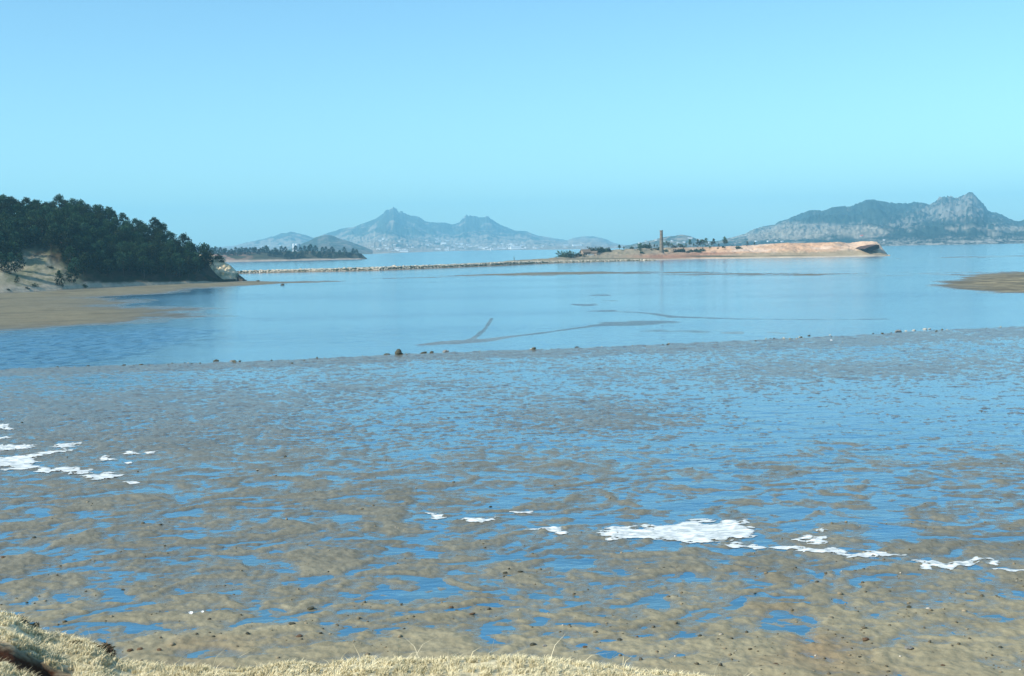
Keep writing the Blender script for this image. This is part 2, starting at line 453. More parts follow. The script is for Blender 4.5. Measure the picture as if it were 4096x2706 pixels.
# ------------------------------------------------------------------ generic hill built from a skyline
def hill(name, sky_pts, d_shore, d_ridge, d_back, colour, u0=None, u1=None, nu=500, nv=70, rough=0.0, lam=60, power=0.9, pad=0, mat=None, kind='structure', nseed=0, parent=None, front_noise=1.0, jag=None):
    us = np.linspace(u0 if u0 is not None else sky_pts[0][0], u1 if u1 is not None else sky_pts[-1][0], nu)
    dS = interp(d_shore, us) if not np.isscalar(d_shore) else np.full(nu, float(d_shore))
    dR = interp(d_ridge, us) if not np.isscalar(d_ridge) else np.full(nu, float(d_ridge))
    jit = sum(a_ * np.exp(-((us - c_) / w_) ** 4) for c_, w_, a_ in jag) if jag else 0
    xs, zr = height_at(us, interp(sky_pts, us), dR)
    zj = height_at(us, interp(sky_pts, us) + jit * (perlin(us / 2.6, 0 * us, 601) + .7 * perlin(us / 1.2, 0 * us, 602)), dR)[1] - zr
    zr = np.maximum(zr, 0.5)
    ang = xs / dR
    tv = np.concatenate([np.linspace(-0.02, 1, nv - 10), np.linspace(1.08, 1.9, 10)])
    T, A = np.meshgrid(tv, ang, indexing='ij')
    DS = np.broadcast_to(dS, T.shape); DR = np.broadcast_to(dR, T.shape); ZR = np.broadcast_to(zr, T.shape)
    Y = np.where(T <= 1, DS + (DR - DS) * T, DR + (d_back) * (T - 1))
    X = A * Y
    s = np.where(T <= 1, np.clip(T, 0, 1) ** power, 1 - (T - 1) * 1.2)
    nzv = fbm(X / lam, Y / (lam * 1.5), 100 + nseed, 5, 0.55)
    wgt = np.clip(T * 4, 0, 1) * np.clip((1.0 - T) * 5, 0.0, 1) * front_noise
    Z = ZR * s * (1 + 0.35 * nzv * wgt)
    rid = np.abs(fbm(X / (lam * .35), Y / (lam * .5), 130 + nseed, 4, 0.6))
    Z = Z + rough * (0.35 - rid) * np.clip(T * 3, 0, 1) * (0.45 + 0.55 * wgt)
    Z = np.where(T <= -0.001, -0.5, Z)
    ridge_jag = zj[None, :] * np.where(T <= 1, np.clip(T, 0, 1) ** 12, np.clip(1.15 - (T - 1) * 2, 0, 1))
    # keep the front slopes from standing above the skyline
    zlim = CH + (ZR - CH) * (Y / DR)
    Z = np.where((T < 1) , np.minimum(Z, zlim - (1 - T) * 0.02 * ZR + rough * .3), Z) + ridge_jag
    _, PY = project(X, Y, Z)
    PX = 512 + (X / Y) * FPX
    cc = colour(X, Y, Z, T, PX, PY)
    me = mesh_np(name, np.stack([X, Y, Z], -1).reshape(-1, 3), grid_faces(len(tv), nu), mat, {'col': cc.reshape(-1, 3)}, smooth=True)
    o = link(name, me, parent)
    if kind: tag(o, kind=kind)
    return dict(us=512 + FPX * ang, tv=tv, X=X, Y=Y, Z=Z, T=T, obj=o)

def surf_z(hd, X, Y):
    """height of a hill() surface at a point (bilinear in its own grid, by nearest column)"""
    u = 512 + FPX * X / Y
    c = int(np.clip(np.searchsorted(hd['us'], u), 1, len(hd['us']) - 1))
    f = (u - hd['us'][c - 1]) / (hd['us'][c] - hd['us'][c - 1])
    za = np.interp(Y, hd['Y'][:, c - 1], hd['Z'][:, c - 1]); zb = np.interp(Y, hd['Y'][:, c], hd['Z'][:, c])
    return float(za * (1 - f) + zb * f)

far_mat = earth_mat('far_hillside', rough=1.0, noise_scale=0.02, var=0.25, bump=0.6, bump_scale=0.03, bdist=6, spec=0.0)

def blob(PX, PY, cx, cy, rx, ry):
    return np.exp(-(((PX - cx) / rx) ** 2 + ((PY - cy) / ry) ** 2) ** 1.5)

# town mountain
TOWN_SKY = [(120, 252), (200, 249), (233, 246), (250, 242), (267, 238), (280, 234), (290.7, 232), (300, 233.4), (314, 238), (319, 236.5), (331, 232), (347, 227.4), (356, 226),
            (368, 222), (376, 218.5), (381, 215.6), (385, 211), (389, 209.5), (393.4, 208), (396, 209), (398.5, 211.4), (404, 213), (408.6, 215), (418.7, 217), (425, 221), (435, 222), (445, 222.6),
            (452.6, 225), (460, 222), (463, 218.5), (466, 216), (473.7, 215.6), (480, 217.6), (487.4, 215.8), (490, 218), (494, 221), (500, 225), (510.6, 229), (526, 231.6), (537, 235.3),
            (558, 239), (568, 240.5), (572.7, 238), (582, 236.8), (594.8, 236.3), (600, 237.3), (605, 239), (613.8, 243), (622, 245), (640, 246)]
def town_col(X, Y, Z, T, PX, PY):
    n = fbm(X / 90, Y / 160, 201, 5, 0.6); n2 = fbm(X / 35, Y / 50, 211, 4, .6)
    forest = sstep(-0.15, 0.2, n + sstep(20, 120, Z) * 1.0 - 0.5)
    c = mixc((0.31, 0.26, 0.20), (0.055, 0.075, 0.06), forest)
    c = c * (1 + 0.3 * n2)[..., None]
    c = mixc(c, (0.55, 0.52, 0.46), 0.8 * np.clip(1 - np.abs(T - 0.02) / 0.02, 0, 1))
    pale = np.clip(n2 - 0.25, 0, 1) * (1 - sstep(12, 45, Z))
    return mixc(c, (0.6, 0.56, 0.5), np.clip(pale, 0, .7))
town_sh = [(120, 3300), (330, 5320), (375, 3250), (470, 5150), (560, 4100), (640, 4300)]
town = hill('town_mountain', TOWN_SKY, town_sh, [(120, 8300), (319, 8600), (400, 8900), (640, 9000)], 900, town_col, nu=700, nv=90, rough=17, lam=360, power=2.1, mat=far_mat, nseed=1, jag=[(394, 14, 2.2), (476, 17, 1.6)])

def hillA_col(X, Y, Z, T, PX, PY):
    n = fbm(X / 50, Y / 80, 221, 5, 0.6)
    return mixc((0.18, 0.155, 0.12), (0.06, 0.075, 0.05), sstep(-0.1, .3, n + sstep(285, 300, PX) * (PX < 320) * .6))
knoll = hill('near_town_hill', [(285, 251), (295, 247), (306, 242), (316, 237.5), (322, 235.5), (330, 235), (342, 239), (352, 242.5), (364, 247), (372, 250)], 3150, 4600, 300, hillA_col, nu=120, nv=50, rough=5, lam=150, power=1.3, mat=far_mat, nseed=3)

def hillB_col(X, Y, Z, T, PX, PY):
    n = fbm(X / 40, Y / 60, 231, 5, 0.6)
    return mixc((0.30, 0.26, 0.2), (0.05, 0.07, 0.05), sstep(-0.15, .25, n + 0.1))
low_hill = hill('low_wooded_hill', [(625, 246), (640, 243), (653, 240), (660, 238), (668, 236.5), (681, 235), (688, 236), (696, 238.5), (714, 242), (728, 240), (745, 236), (756, 240), (775, 246)], 3200, 4300, 400, hillB_col, nu=160, nv=50, rough=5, lam=110, mat=far_mat, nseed=4)

RIGHT_SKY = [(700, 246), (715, 243), (725, 240), (742.6, 235.5), (750, 232), (756, 229), (763, 227), (775, 225), (779, 222), (783, 221), (792, 217.5), (800.6, 214.6), (808, 212), (815.7, 210.8), (821, 211.2), (826, 211.7),
             (832, 209), (842, 208), (851, 207), (860, 203), (867, 200), (873.6, 200), (881, 201.5), (889, 203), (899, 204.7), (907.6, 204.5), (914, 202.4), (921, 203), (930, 205), (935, 202), (941.7, 199),
             (947, 197.2), (950.5, 197), (955, 200), (958, 199), (961.8, 197.4), (965, 196.6), (968, 194.2), (972, 193.6), (974, 196), (977, 199), (980, 201), (983, 204), (986, 208), (988, 211.5), (995, 213), (1002, 215), (1008.5, 219),
             (1016, 221.5), (1020, 222), (1026, 219), (1040, 214), (1060, 214), (1100, 222), (1180, 232)]
def right_col(X, Y, Z, T, PX, PY):
    n = fbm(X / 60, Y / 110, 241, 5, 0.6); n2 = fbm(X / 18, Y / 30, 251, 5, .65)
    fields = np.clip(blob(PX, PY, 790, 232, 45, 9) + blob(PX, PY, 862, 232, 26, 7) * 1.2 + blob(PX, PY, 745, 238, 22, 4) + blob(PX, PY, 826, 227, 14, 5) * .7
                     + blob(PX, PY, 1010, 228.5, 38, 2.2) * 1.3 + blob(PX, PY, 955, 229, 12, 2), 0, 1.2)
    # terrace lines across the fields
    ter = 0.5 + 0.5 * np.sin(Z * 0.75 + 3 * n)
    f = sstep(0.2, 0.75, fields + 0.45 * n + 0.15 * (ter - .5))
    c = mixc((0.020, 0.040, 0.042), (0.040, 0.058, 0.050), np.clip(0.5 + n2, 0, 1))
    rock = np.clip(blob(PX, PY, 965, 207, 26, 13) * 1.1 + blob(PX, PY, 935, 213, 22, 9) * .7 + blob(PX, PY, 905, 224, 18, 6) * .9 + blob(PX, PY, 1000, 222, 10, 4) * .4, 0, 1.3)
    rk = sstep(0.30, 0.75, rock * 0.75 + 0.75 * n2)
    c = mixc(c, (0.23, 0.21, 0.18), rk * (rock > .08))
    c = mixc(c, (0.38, 0.33, 0.26), f * (0.65 + 0.25 * ter) * (1 - 0.55 * sstep(0.1, 0.5, n2)))
    cl = (1 - sstep(5, 20, Z + 14 * n2)) * sstep(-0.25, 0.15, n2 + .5 * n) * sstep(868, 890, PX)
    return mixc(c, (0.46, 0.42, 0.36), np.clip(cl, 0, 1) * 0.85)
right = hill('rocky_mountain', RIGHT_SKY, [(700, 2900), (800, 2750), (885, 2560), (940, 2520), (1180, 2450)], [(700, 5400), (800, 5500), (900, 5500), (1180, 5200)], 700, right_col, nu=760, nv=120, rough=22, lam=210, power=1.3, mat=far_mat, nseed=6, jag=[(962, 26, 2.6), (870, 60, .5)])
# crags on the summit of the rocky mountain
def crag_mesh(name, seed, mat, n=2):
    bm = bmesh.new()
    bmesh.ops.create_icosphere(bm, subdivisions=n, radius=1.0)
    V = np.array([v.co[:] for v in bm.verts])
    k = 1 + 0.35 * perlin(V[:, 0] * 1.7 + seed, V[:, 1] * 1.7 + V[:, 2] * 1.3, seed) + 0.2 * perlin(V[:, 0] * 3.9 + V[:, 2] * 2, V[:, 1] * 3.9 + seed, seed + 5)
    for v, kk in zip(bm.verts, k):
        v.co = v.co * float(kk)
    me = bpy.data.meshes.new(name); bm.to_mesh(me); bm.free()
    me.materials.append(mat)
    return me
crag_mat = plain_mat('mountain_crag_rock', (0.23, 0.215, 0.19), rough=1, var=0.3, scale=2, bump=0.4, bdist=.3)
crags = [crag_mesh('crag', 30 + i, crag_mat) for i in range(4)]
for i, (cx, cy, w, h, D) in enumerate([(941, 203, 7, 9, 5380), (951, 202, 6, 9, 5370), (962, 203, 6, 10, 5380), (970, 201, 5, 10, 5375), (978, 207, 5, 9, 5350), (957, 209, 7, 8, 5250), (968, 212, 8, 7, 5150),
                                     (946, 211, 7, 7, 5180), (985, 214, 5, 6, 5320), (930, 212, 6, 6, 5250), (935, 219, 7, 5, 5000), (393, 211.5, 5, 5.5, 8850), (387, 214, 4, 5, 8830), (400, 215, 5, 4, 8830), (466, 219, 4, 5, 8910), (474, 219, 6, 4.5, 8910), (487, 219, 5, 4.5, 8910)]):
    x, z = height_at(cx, cy, D)
    s = D / FPX
    o = link('rock_crag', crags[i % 4], None, (float(x), D, float(z) + 0.12 * h * s), (random.uniform(-.3, .3), random.uniform(-.3, .3), random.uniform(0, 6)), (w * s * .5, w * s * .6, h * s * .55))
    if cx > 900:
        tag(o, 'grey weathered crag on the summit of the tall rocky mountain at the right', 'crag', 'grey crags on the summit of the right-hand mountain')
    elif cx < 440:
        tag(o, 'hazy blue crag forming the sharp highest peak above the town', 'crag', 'hazy crags on the sharp peak above the town')
    else:
        tag(o, 'hazy blue crag on the flat double summit above the town', 'crag', 'hazy crags on the double summit above the town')

# ------------------------------------------------------------------ wooded island in the middle distance
island_mat = earth_mat('island_soil', rough=1, noise_scale=0.2, var=0.3, bump=0.4, bump_scale=0.3, bdist=.5, spec=0.0)
def isl_col(X, Y, Z, T, PX, PY):
    n = fbm(X / 14, Y / 20, 261, 4)
    c = mixc((0.07, 0.075, 0.05), (0.36, 0.22, 0.16), sstep(-0.05, 0.3, n) * (1 - sstep(225, 270, PX) * .93))
    return mixc(c, (0.42, 0.34, 0.27), 1 - sstep(0.03, 0.06, T))
ISL_SKY = [(120, 251), (195, 252), (225, 252.3), (280, 251.6), (320, 251.5), (350, 252.3), (362, 254.5), (367, 258.6)]
island = hill('wooded_island', ISL_SKY, [(120, 1380), (210, 1440), (367, 1500)], [(120, 1500), (210, 1530), (355, 1575), (367, 1510)], 80, isl_col, nu=260, nv=40, rough=1.2, lam=40, power=0.55, mat=island_mat, nseed=7)

# ------------------------------------------------------------------ red sand spit with the chimney
spit_mat = earth_mat('red_sand', rough=0.95, noise_scale=0.35, var=0.16, bump=0.5, bump_scale=0.5, bdist=.3, spec=0.05)
SPIT_SKY = [(455, 264), (480, 263), (497, 262), (520, 260), (545, 258.6), (560, 257.2), (575, 256), (585, 254.5), (597, 251.5), (610, 250), (630, 248.8), (660, 248), (700, 247.2), (725, 246.6), (745, 245.6), (770, 243.8), (790, 242.8), (806, 243.1), (838, 242.3),
            (850, 242.9), (862, 241.3), (872, 241.3), (877, 242.0), (880, 244.5), (884, 250), (888, 255), (890, 255.4)]
SPIT_BASE = [(455, 267.5), (520, 264.3), (600, 261.3), (650, 260.3), (700, 258.9), (760, 258.2), (830, 257.2), (890, 256)]
ub = np.arange(455, 891, 5.0)
ub = np.concatenate([ub[ub < 864], np.arange(864, 891, 2.0)])
_, yb = ground(ub, interp(SPIT_BASE, ub))
yb = yb + interp([(455, 0), (868, 0), (874, 0), (880, 2), (890, 4)], ub)
sp_sh = list(zip(ub, yb)); sp_rd = [(u, y + interp([(455, 20), (600, 70), (700, 95), (850, 85), (872, 40), (890, 10)], u)) for u, y in sp_sh]
def spit_col(X, Y, Z, T, PX, PY):
    n = fbm(X / 9, Y / 16, 271, 5, .6); n2 = fbm(X / 30, Y / 30, 281, 4)
    red = sstep(640, 720, PX)
    c = mixc((0.33, 0.27, 0.19), (0.62, 0.38, 0.235), red)
    c = mixc(c, (0.70, 0.52, 0.38), sstep(820, 880, PX) * .6)
    c = mixc(c, (0.72, 0.54, 0.42), sstep(0.1, 0.4, n2) * red * 0.6)
    c = mixc(c, (0.20, 0.185, 0.12), sstep(0.0, 0.35, n) * 0.5 * (1 - red * .7))
    # reddish low shelf, greener low apron
    c = mixc(c, (0.40, 0.21, 0.13), blob(PX, PY, 672, 256.5, 40, 2.6) + blob(PX, PY, 715, 253.5, 30, 1.5))
    ap = (1 - sstep(0.25, 0.42, T)) * sstep(700, 760, PX)
    c = mixc(c, (0.34, 0.28, 0.18), ap * 0.8)
    c = mixc(c, (0.07, 0.08, 0.05), np.clip(blob(PX, PY, 718, 256.2, 34, 0.8) * 1.1 + blob(PX, PY, 790, 255.6, 26, .35) * .8, 0, 1))
    c = mixc(c, (0.10, 0.10, 0.06), np.clip(blob(PX, PY, 600, 258.6, 55, .5), 0, 1) * .7)
    c = mixc(c, (0.55, 0.45, 0.34), 1 - sstep(0.02, 0.05, T))
    return np.clip(c * (1 + 0.18 * n)[..., None], 0, .8)
spit_h = hill('red_sand_spit', SPIT_SKY, sp_sh, sp_rd, 60, spit_col, nu=640, nv=60, rough=1.0, lam=26, power=0.8, mat=spit_mat, nseed=9)
# the undercut cliff at its tip
rock_dark = plain_mat('shaded_cliff_soil', (0.12, 0.07, 0.05), rough=1, var=0.2, scale=1.5, bump=0.5, bdist=.3)  # red-brown soil, darkened so the colour also carries the undercut's shade
bm = bmesh.new()
ysh = lambda q: float(np.interp(q, ub, yb))
cols_ = [(864.8, 249.0, 249.8), (867, 247.8, 251.4), (869.5, 246.8, 251.3), (872, 246.0, 250.9), (874.5, 245.3, 250.2), (877.0, 244.6, 249.4), (879.3, 245.0, 248.2)]
tv_ = []; mv_ = []; lv_ = []; kv_ = []
for q, (a, b1_, b2_) in enumerate(cols_):
    Y_ = ysh(a) + 2.0 + q * 1.2
    for lst, pyy, dy in ((tv_, b1_, 0.0), (mv_, (b1_ + b2_) / 2, 3.5 + (q % 2)), (lv_, b2_, .6)):
        x, z = height_at(a, pyy, Y_ + dy); lst.append(bm.verts.new((float(x), Y_ + dy, float(z))))
    kv_.append(bm.verts.new((float(x), Y_ + 26, tv_[-1].co.z + .3)))
for q in range(len(cols_) - 1):
    bm.faces.new((tv_[q], tv_[q + 1], mv_[q + 1], mv_[q])); bm.faces.new((mv_[q], mv_[q + 1], lv_[q + 1], lv_[q])); bm.faces.new((kv_[q], kv_[q + 1], tv_[q + 1], tv_[q]))
bmesh.ops.recalc_face_normals(bm, faces=bm.faces)
me = bpy.data.meshes.new('cliff'); bm.to_mesh(me); bm.free(); me.materials.append(rock_dark)
tag(link('undercut_cliff', me), 'dark undercut earth cliff at the seaward tip of the red spit', 'cliff')

# ------------------------------------------------------------------ headland on the left
HB = [(-260, 302), (-100, 297), (0, 292.5), (60, 289.5), (100, 287), (150, 285), (190, 283.5), (213, 282.5), (236, 281.5)]
TREE_SKY = [(-260, 206), (-100, 196), (-40, 194), (0, 197), (11, 199), (18, 204), (31, 201), (50, 200), (67, 204), (83, 205), (92, 208), (108, 211), (120, 215), (131, 219.5), (145, 221.5), (157, 227), (164, 229),
            (172, 232.5), (180, 232), (194, 238), (198, 245), (203, 244), (209, 249), (213, 257), (222, 264), (236, 274)]
uh = np.arange(-260, 237, 4.0)
_, ybh = ground(uh, interp(HB, uh))
yrh = ybh + interp([(-260, 120), (0, 105), (50, 95), (100, 78), (150, 52), (190, 30), (213, 16), (236, 8)], uh)
# the ground lies a tree's height under the skyline of the crowns
pyg = interp(TREE_SKY, uh) + 5.0 / yrh * FPX
pyg = np.where(uh > 205, np.maximum(pyg, 262 + (uh - 205) * .45), pyg)
head_mat = earth_mat('headland_soil', rough=1, noise_scale=0.7, var=0.3, bump=0.5, bump_scale=1.2, bdist=.2, spec=0.05)
def head_col(X, Y, Z, T, PX, PY):
    n = fbm(X / 5, Y / 8, 291, 5, .6)
    c = mixc((0.07, 0.055, 0.035), (0.035, 0.04, 0.022), sstep(-.1, .3, n))
    bare = sstep(-6, 5, poly_sd(PX, PY, [(-300, 258), (20, 260), (27, 252), (45, 254), (58, 262), (72, 272), (84, 284), (60, 292), (-300, 330)]) + 6 * n)
    c = mixc(c, mixc((0.37, 0.32, 0.22), (0.22, 0.21, 0.13), sstep(-.1, .45, n)), bare)
    c = mixc(c, (0.46, 0.38, 0.28), 1 - sstep(0.02, 0.05, T + 0.015 * n))
    return c
head = hill('wooded_headland', list(zip(uh, pyg)), list(zip(uh, ybh)), list(zip(uh, yrh)), 90, head_col, nu=380, nv=80, rough=1.1, lam=26, power=0.82, mat=head_mat, nseed=11, front_noise=.7)

# pale rock bluff at the end of the headland
def bluff(name, u0, u1, top, Dfront, depth, seed, colours, nu=90, nv=50, amp=1.0):
    us = np.linspace(u0, u1, nu)
    zt = height_at(us, interp(top, us), Dfront + depth)[1]
    tv = np.linspace(0, 2, nv)
    T, Uq = np.meshgrid(tv, us, indexing='ij')
    ZT = np.broadcast_to(np.maximum(zt, .3), T.shape)
    Y = Dfront + np.where(T < 1, T * depth, depth + (T - 1) * 22)
    Z = np.where(T < 1, -0.4 + (ZT + .4) * (np.clip(T, 0, 1) ** 0.75), ZT * (1 - (T - 1) * 1.1))
    X = (Uq - 512) / FPX * Y
    w = np.clip(ZT / 3, 0, 1) * np.where(T < 1, np.sin(np.clip(T, 0, 1) * math.pi) ** .5, .3)
    n = fbm(X / 2.2, Z / 1.6 + 7, seed, 4, .6); n2 = np.abs(fbm(X / 4.5, Z / 5.0 + 3, seed + 9, 3, .6))
    Y = Y - amp * (1.9 * n2 + 0.9 * n) * w * 1.5
    X = X + amp * 0.5 * fbm(Y / 2 + 5, Z / 1.4, seed + 20, 3) * w
    Z = Z + amp * 0.35 * n * w
    cn = fbm(X / 2.4, Z / 1.5, seed + 30, 4, .6)
    c = mixc(colours[0], colours[1], sstep(0.05, 0.5, cn))
    c = mixc(c, colours[2], sstep(0.6, .85, n2 + .3 * cn))
    me = mesh_np(name, np.stack([X, Y, Z], -1).reshape(-1, 3), grid_faces(nv, nu), head_mat, {'col': c.reshape(-1, 3)})
    return link(name, me)
_, yblf = ground(224, 281.3)
o = bluff('rock_bluff', 196, 246.5, [(196, 255), (203, 254.2), (209, 254.6), (216, 255), (219, 258), (222, 260.5), (227, 262), (232, 265), (235, 268), (238, 271), (242, 276), (245, 279.5), (246.5, 281.3)], float(yblf), 9, 301,
          [(0.74, 0.60, 0.40), (0.50, 0.43, 0.26), (0.2, 0.2, 0.12)], amp=.6)
tag(o, 'pale crumbling rock bluff at the foot of the wooded headland', 'cliff')
o = bluff('rock_bluff', 238, 248, [(238, 277), (240, 274.5), (242, 275.5), (245, 278), (248, 281.5)], float(yblf) - 3, 4, 321, [(0.14, 0.115, 0.085), (0.1, 0.085, 0.06), (0.2, 0.15, 0.1)], nu=30, nv=24)
tag(o, 'dark low rock at the outer toe of the pale bluff', 'rock')

# ------------------------------------------------------------------ pine trees
needle = bpy.data.materials.new('pine_needles'); needle.use_nodes = True
t = needle.node_tree; p = t.nodes['Principled BSDF']; p.inputs['Roughness'].default_value = 0.7; p.inputs['Specular IOR Level'].default_value = 0.12
at = t.nodes.new('ShaderNodeAttribute'); at.attribute_name = 'col'
oi = t.nodes.new('ShaderNodeObjectInfo')
hs = t.nodes.new('ShaderNodeHueSaturation')
mr = t.nodes.new('ShaderNodeMapRange'); mr.inputs[3].default_value = 0.5; mr.inputs[4].default_value = 1.5
t.links.new(oi.outputs['Random'], mr.inputs[0]); t.links.new(mr.outputs[0], hs.inputs['Value'])
mr2 = t.nodes.new('ShaderNodeMapRange'); mr2.inputs[3].default_value = 0.475; mr2.inputs[4].default_value = 0.615
t.links.new(oi.outputs['Random'], mr2.inputs[0]); t.links.new(mr2.outputs[0], hs.inputs['Hue'])
t.links.new(at.outputs['Color'], hs.inputs['Color']); t.links.new(hs.outputs[0], p.inputs['Base Color'])
bark = plain_mat('pine_bark', (0.085, 0.06, 0.045), rough=1, scale=4)

def tube(pts, rad, n=6):
    V = []; F = []
    for (x, y, z), r in zip(pts, rad):
        for k in range(n):
            a = 2 * math.pi * k / n
            V.append((x + r * math.cos(a), y + r * math.sin(a), z))
    for i in range(len(pts) - 1):
        for k in range(n):
            F.append((i * n + k, i * n + (k + 1) % n, (i + 1) * n + (k + 1) % n, (i + 1) * n + k))
    return V, F

def pine_meshes(seed, H, W, base=0.3, clumps=46, leaf=0.42, per=17, sparse=False):
    r = np.random.default_rng(seed)
    lean = r.uniform(-.05, .05, 2) * H
    pts = [(0, 0, -.4), (lean[0] * .4, lean[1] * .4, H * .35), (lean[0] * .2, lean[1], H * .65), (lean[0], lean[1], H * .97)]
    V, F = tube(pts, [H * .022, H * .017, H * .011, H * .004])
    C_ = []
    for k in range(clumps):
        q = k / clumps
        h = base + (1 - base) * (q ** 0.9)
        rr = W * 0.5 * (1 - ((h - base) / (1 - base)) ** 1.6) ** .7 * (0.55 + 0.45 * min(1, (h - base) / 0.14)) * r.uniform(.45, 1.08)
        a = k * 2.399 + r.uniform(-.5, .5)
        C_.append((lean[0] * h + rr * math.cos(a), lean[1] * h + rr * math.sin(a), h * H + r.uniform(-.25, .25), max(.33, W * .125 * r.uniform(.7, 1.3))))
        if k % 3 == 0 and rr > .5:   # a limb out to the clump
            V2, F2 = tube([(lean[0] * h, lean[1] * h, h * H - .35), (C_[-1][0], C_[-1][1], C_[-1][2])], [H * .008, H * .003], 4)
            F += [tuple(i + len(V) for i in f) for f in F2]; V += V2
    tme = mesh_np('trunk', V, F, bark, smooth=True)
    C_ = np.array(C_)
    ci = np.repeat(np.arange(len(C_)), per); n = len(ci)
    d = r.normal(size=(n, 3)); d /= np.linalg.norm(d, axis=1)[:, None]
    pos = C_[ci, :3] + d * C_[ci, 3:4] * r.uniform(.3, 1.25, (n, 1)) * np.array([1.1, 1.1, .7])
    axis = d * .6 + r.normal(size=(n, 3)) * .5 + np.array([0, 0, .55]); axis /= np.linalg.norm(axis, axis=1)[:, None]
    side = np.cross(axis, r.normal(size=(n, 3))); side /= np.linalg.norm(side, axis=1)[:, None]
    L = leaf * r.uniform(.6, 1.3, (n, 1))
    a = pos - side * L * .42; b = pos + side * L * .42; c = pos + axis * L * 1.1
    V = np.stack([a, b, c], 1).reshape(-1, 3)
    F = np.arange(3 * n).reshape(-1, 3)
    tone = (r.uniform(.35, 1.0, len(C_)) + 1.7 * (C_[:, 2] / H) ** 3)[ci] * r.uniform(.8, 1.2, n)  # clumps vary at random; sunlit crown tops are painted in as lighter needles
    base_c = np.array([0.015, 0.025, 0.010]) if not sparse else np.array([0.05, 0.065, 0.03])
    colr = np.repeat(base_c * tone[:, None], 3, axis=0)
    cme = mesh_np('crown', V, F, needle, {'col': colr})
    return tme, cme

def join_np(a, b):
    """one mesh from a trunk and a crown, for trees too small to show their parts"""
    bm = bmesh.new(); bm.from_mesh(a); n = len(bm.faces); bm.from_mesh(b)
    for i, f in enumerate(bm.faces): f.material_index = 0 if i < n else 1
    me = bpy.data.meshes.new('pine_tree'); bm.to_mesh(me); bm.free()
    me.materials.append(bark); me.materials.append(needle)
    # from_mesh keeps the colour attribute of the crown
    return me

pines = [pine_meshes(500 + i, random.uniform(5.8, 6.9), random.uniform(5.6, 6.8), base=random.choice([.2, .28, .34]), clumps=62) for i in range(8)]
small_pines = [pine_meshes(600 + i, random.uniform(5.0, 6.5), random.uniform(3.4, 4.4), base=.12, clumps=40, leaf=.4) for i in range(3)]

def put_tree(x, y, z, pair, s, rz, label, group, name='pine_tree'):
    e = bpy.data.objects.new(name, None); C.objects.link(e)
    e.location = (x, y, z); e.rotation_euler = (0, 0, rz); e.scale = (s, s, s * random.uniform(.92, 1.1))
    e.empty_display_size = 0.5
    tag(e, label, 'tree', group)
    link('trunk', pair[0], e); link('crown', pair[1], e)
    return e

NOWOOD = [(-330, 262), (20, 262), (26, 254), (34, 250), (46, 253), (56, 259), (66, 268), (72, 290), (60, 300), (-330, 330)]
count = 0
placed = []
row = 0
yy = 392.0
while yy < 640:
    step = 4.5 if yy < 470 else 5.0
    for k in range(-40, 24):
        x = -225 + (k + 40) * 4.5 + (row % 2) * 2.5 + random.uniform(-1.2, 1.2)
        y = yy + random.uniform(-1.3, 1.3)
        u = 512 + FPX * x / y
        if u < -30 or u > 209: continue
        d0 = float(np.interp(u, uh, ybh)); d1 = float(np.interp(u, uh, yrh))
        tt = (y - d0) / (d1 - d0)
        if tt < 0.045 or tt > 1.05: continue
        z = surf_z(head, x, y)
        a, b = project(x, y, z)
        if float(poly_sd(np.array([float(a)]), np.array([float(b)]), NOWOOD)[0]) > -2.0: continue
        placed.append((x, y, z, tt, float(a), float(b)))
    yy += step
    row += 1
for (x, y, z, tt, a, b) in placed:
    s = random.uniform(.84, 1.06)
    if tt > .93 and random.random() < .2: s *= 1.08
    zones = [(8, 'at the left border'), (45, 'above the bare slope'), (80, 'just right of the bare slope'), (115, 'left of the middle of the headland'), (150, 'right of the middle of the headland'), (180, 'where the headland starts to drop'), (999, 'near the pale bluff')]
    zn = next(zt for lim, zt in zones if a < lim)
    if tt < 0.25:
        lab = 'dark pine in the front rank above the beach, ' + zn; grp = 'front-rank pines ' + zn
    elif tt > 0.8:
        lab = 'dark pine on the skyline crest of the headland, ' + zn; grp = 'skyline pines ' + zn
    elif tt < 0.5:
        lab = 'dark pine packed low on the wooded slope, ' + zn; grp = 'lower slope pines ' + zn
    else:
        lab = 'dark pine packed high on the wooded slope, ' + zn; grp = 'upper slope pines ' + zn
    put_tree(x, y, z - .1, random.choice(pines), s, random.uniform(0, 6.28), lab, grp)
N_PINES = len(placed)
print('headland pines', N_PINES)
def on_head(px, py, s, label, group=None, pair=None):
    """walk the ray through a pixel until it meets the headland"""
    for D in np.arange(395, 560, 1.0):
        x, z = height_at(px, py, D)
        if surf_z(head, float(x), float(D)) >= z:
            break
    return put_tree(float(x), float(D), float(z) - .1, pair or random.choice(small_pines), s, random.uniform(0, 6.28), label, group)
on_head(11, 274, 1.0, 'bushy pine standing forward of the wood on the bare slope at the left edge')
on_head(20, 271, .75, 'smaller pine at the right of the bushy pine on the bare slope')
on_head(2, 272, .95, 'pine cut by the left edge of the view on the bare slope')
on_head(17, 283, .35, 'knee-high seedling pine low on the bare sandy slope')
on_head(60, 287, .75, 'slim young pine at the lower right corner of the bare sandy slope')
on_head(72, 284, .95, 'light green young pine between the bare slope and the wood')
on_head(205, 268, .9, 'lone pine standing above the pale bluff at the end of the wood')

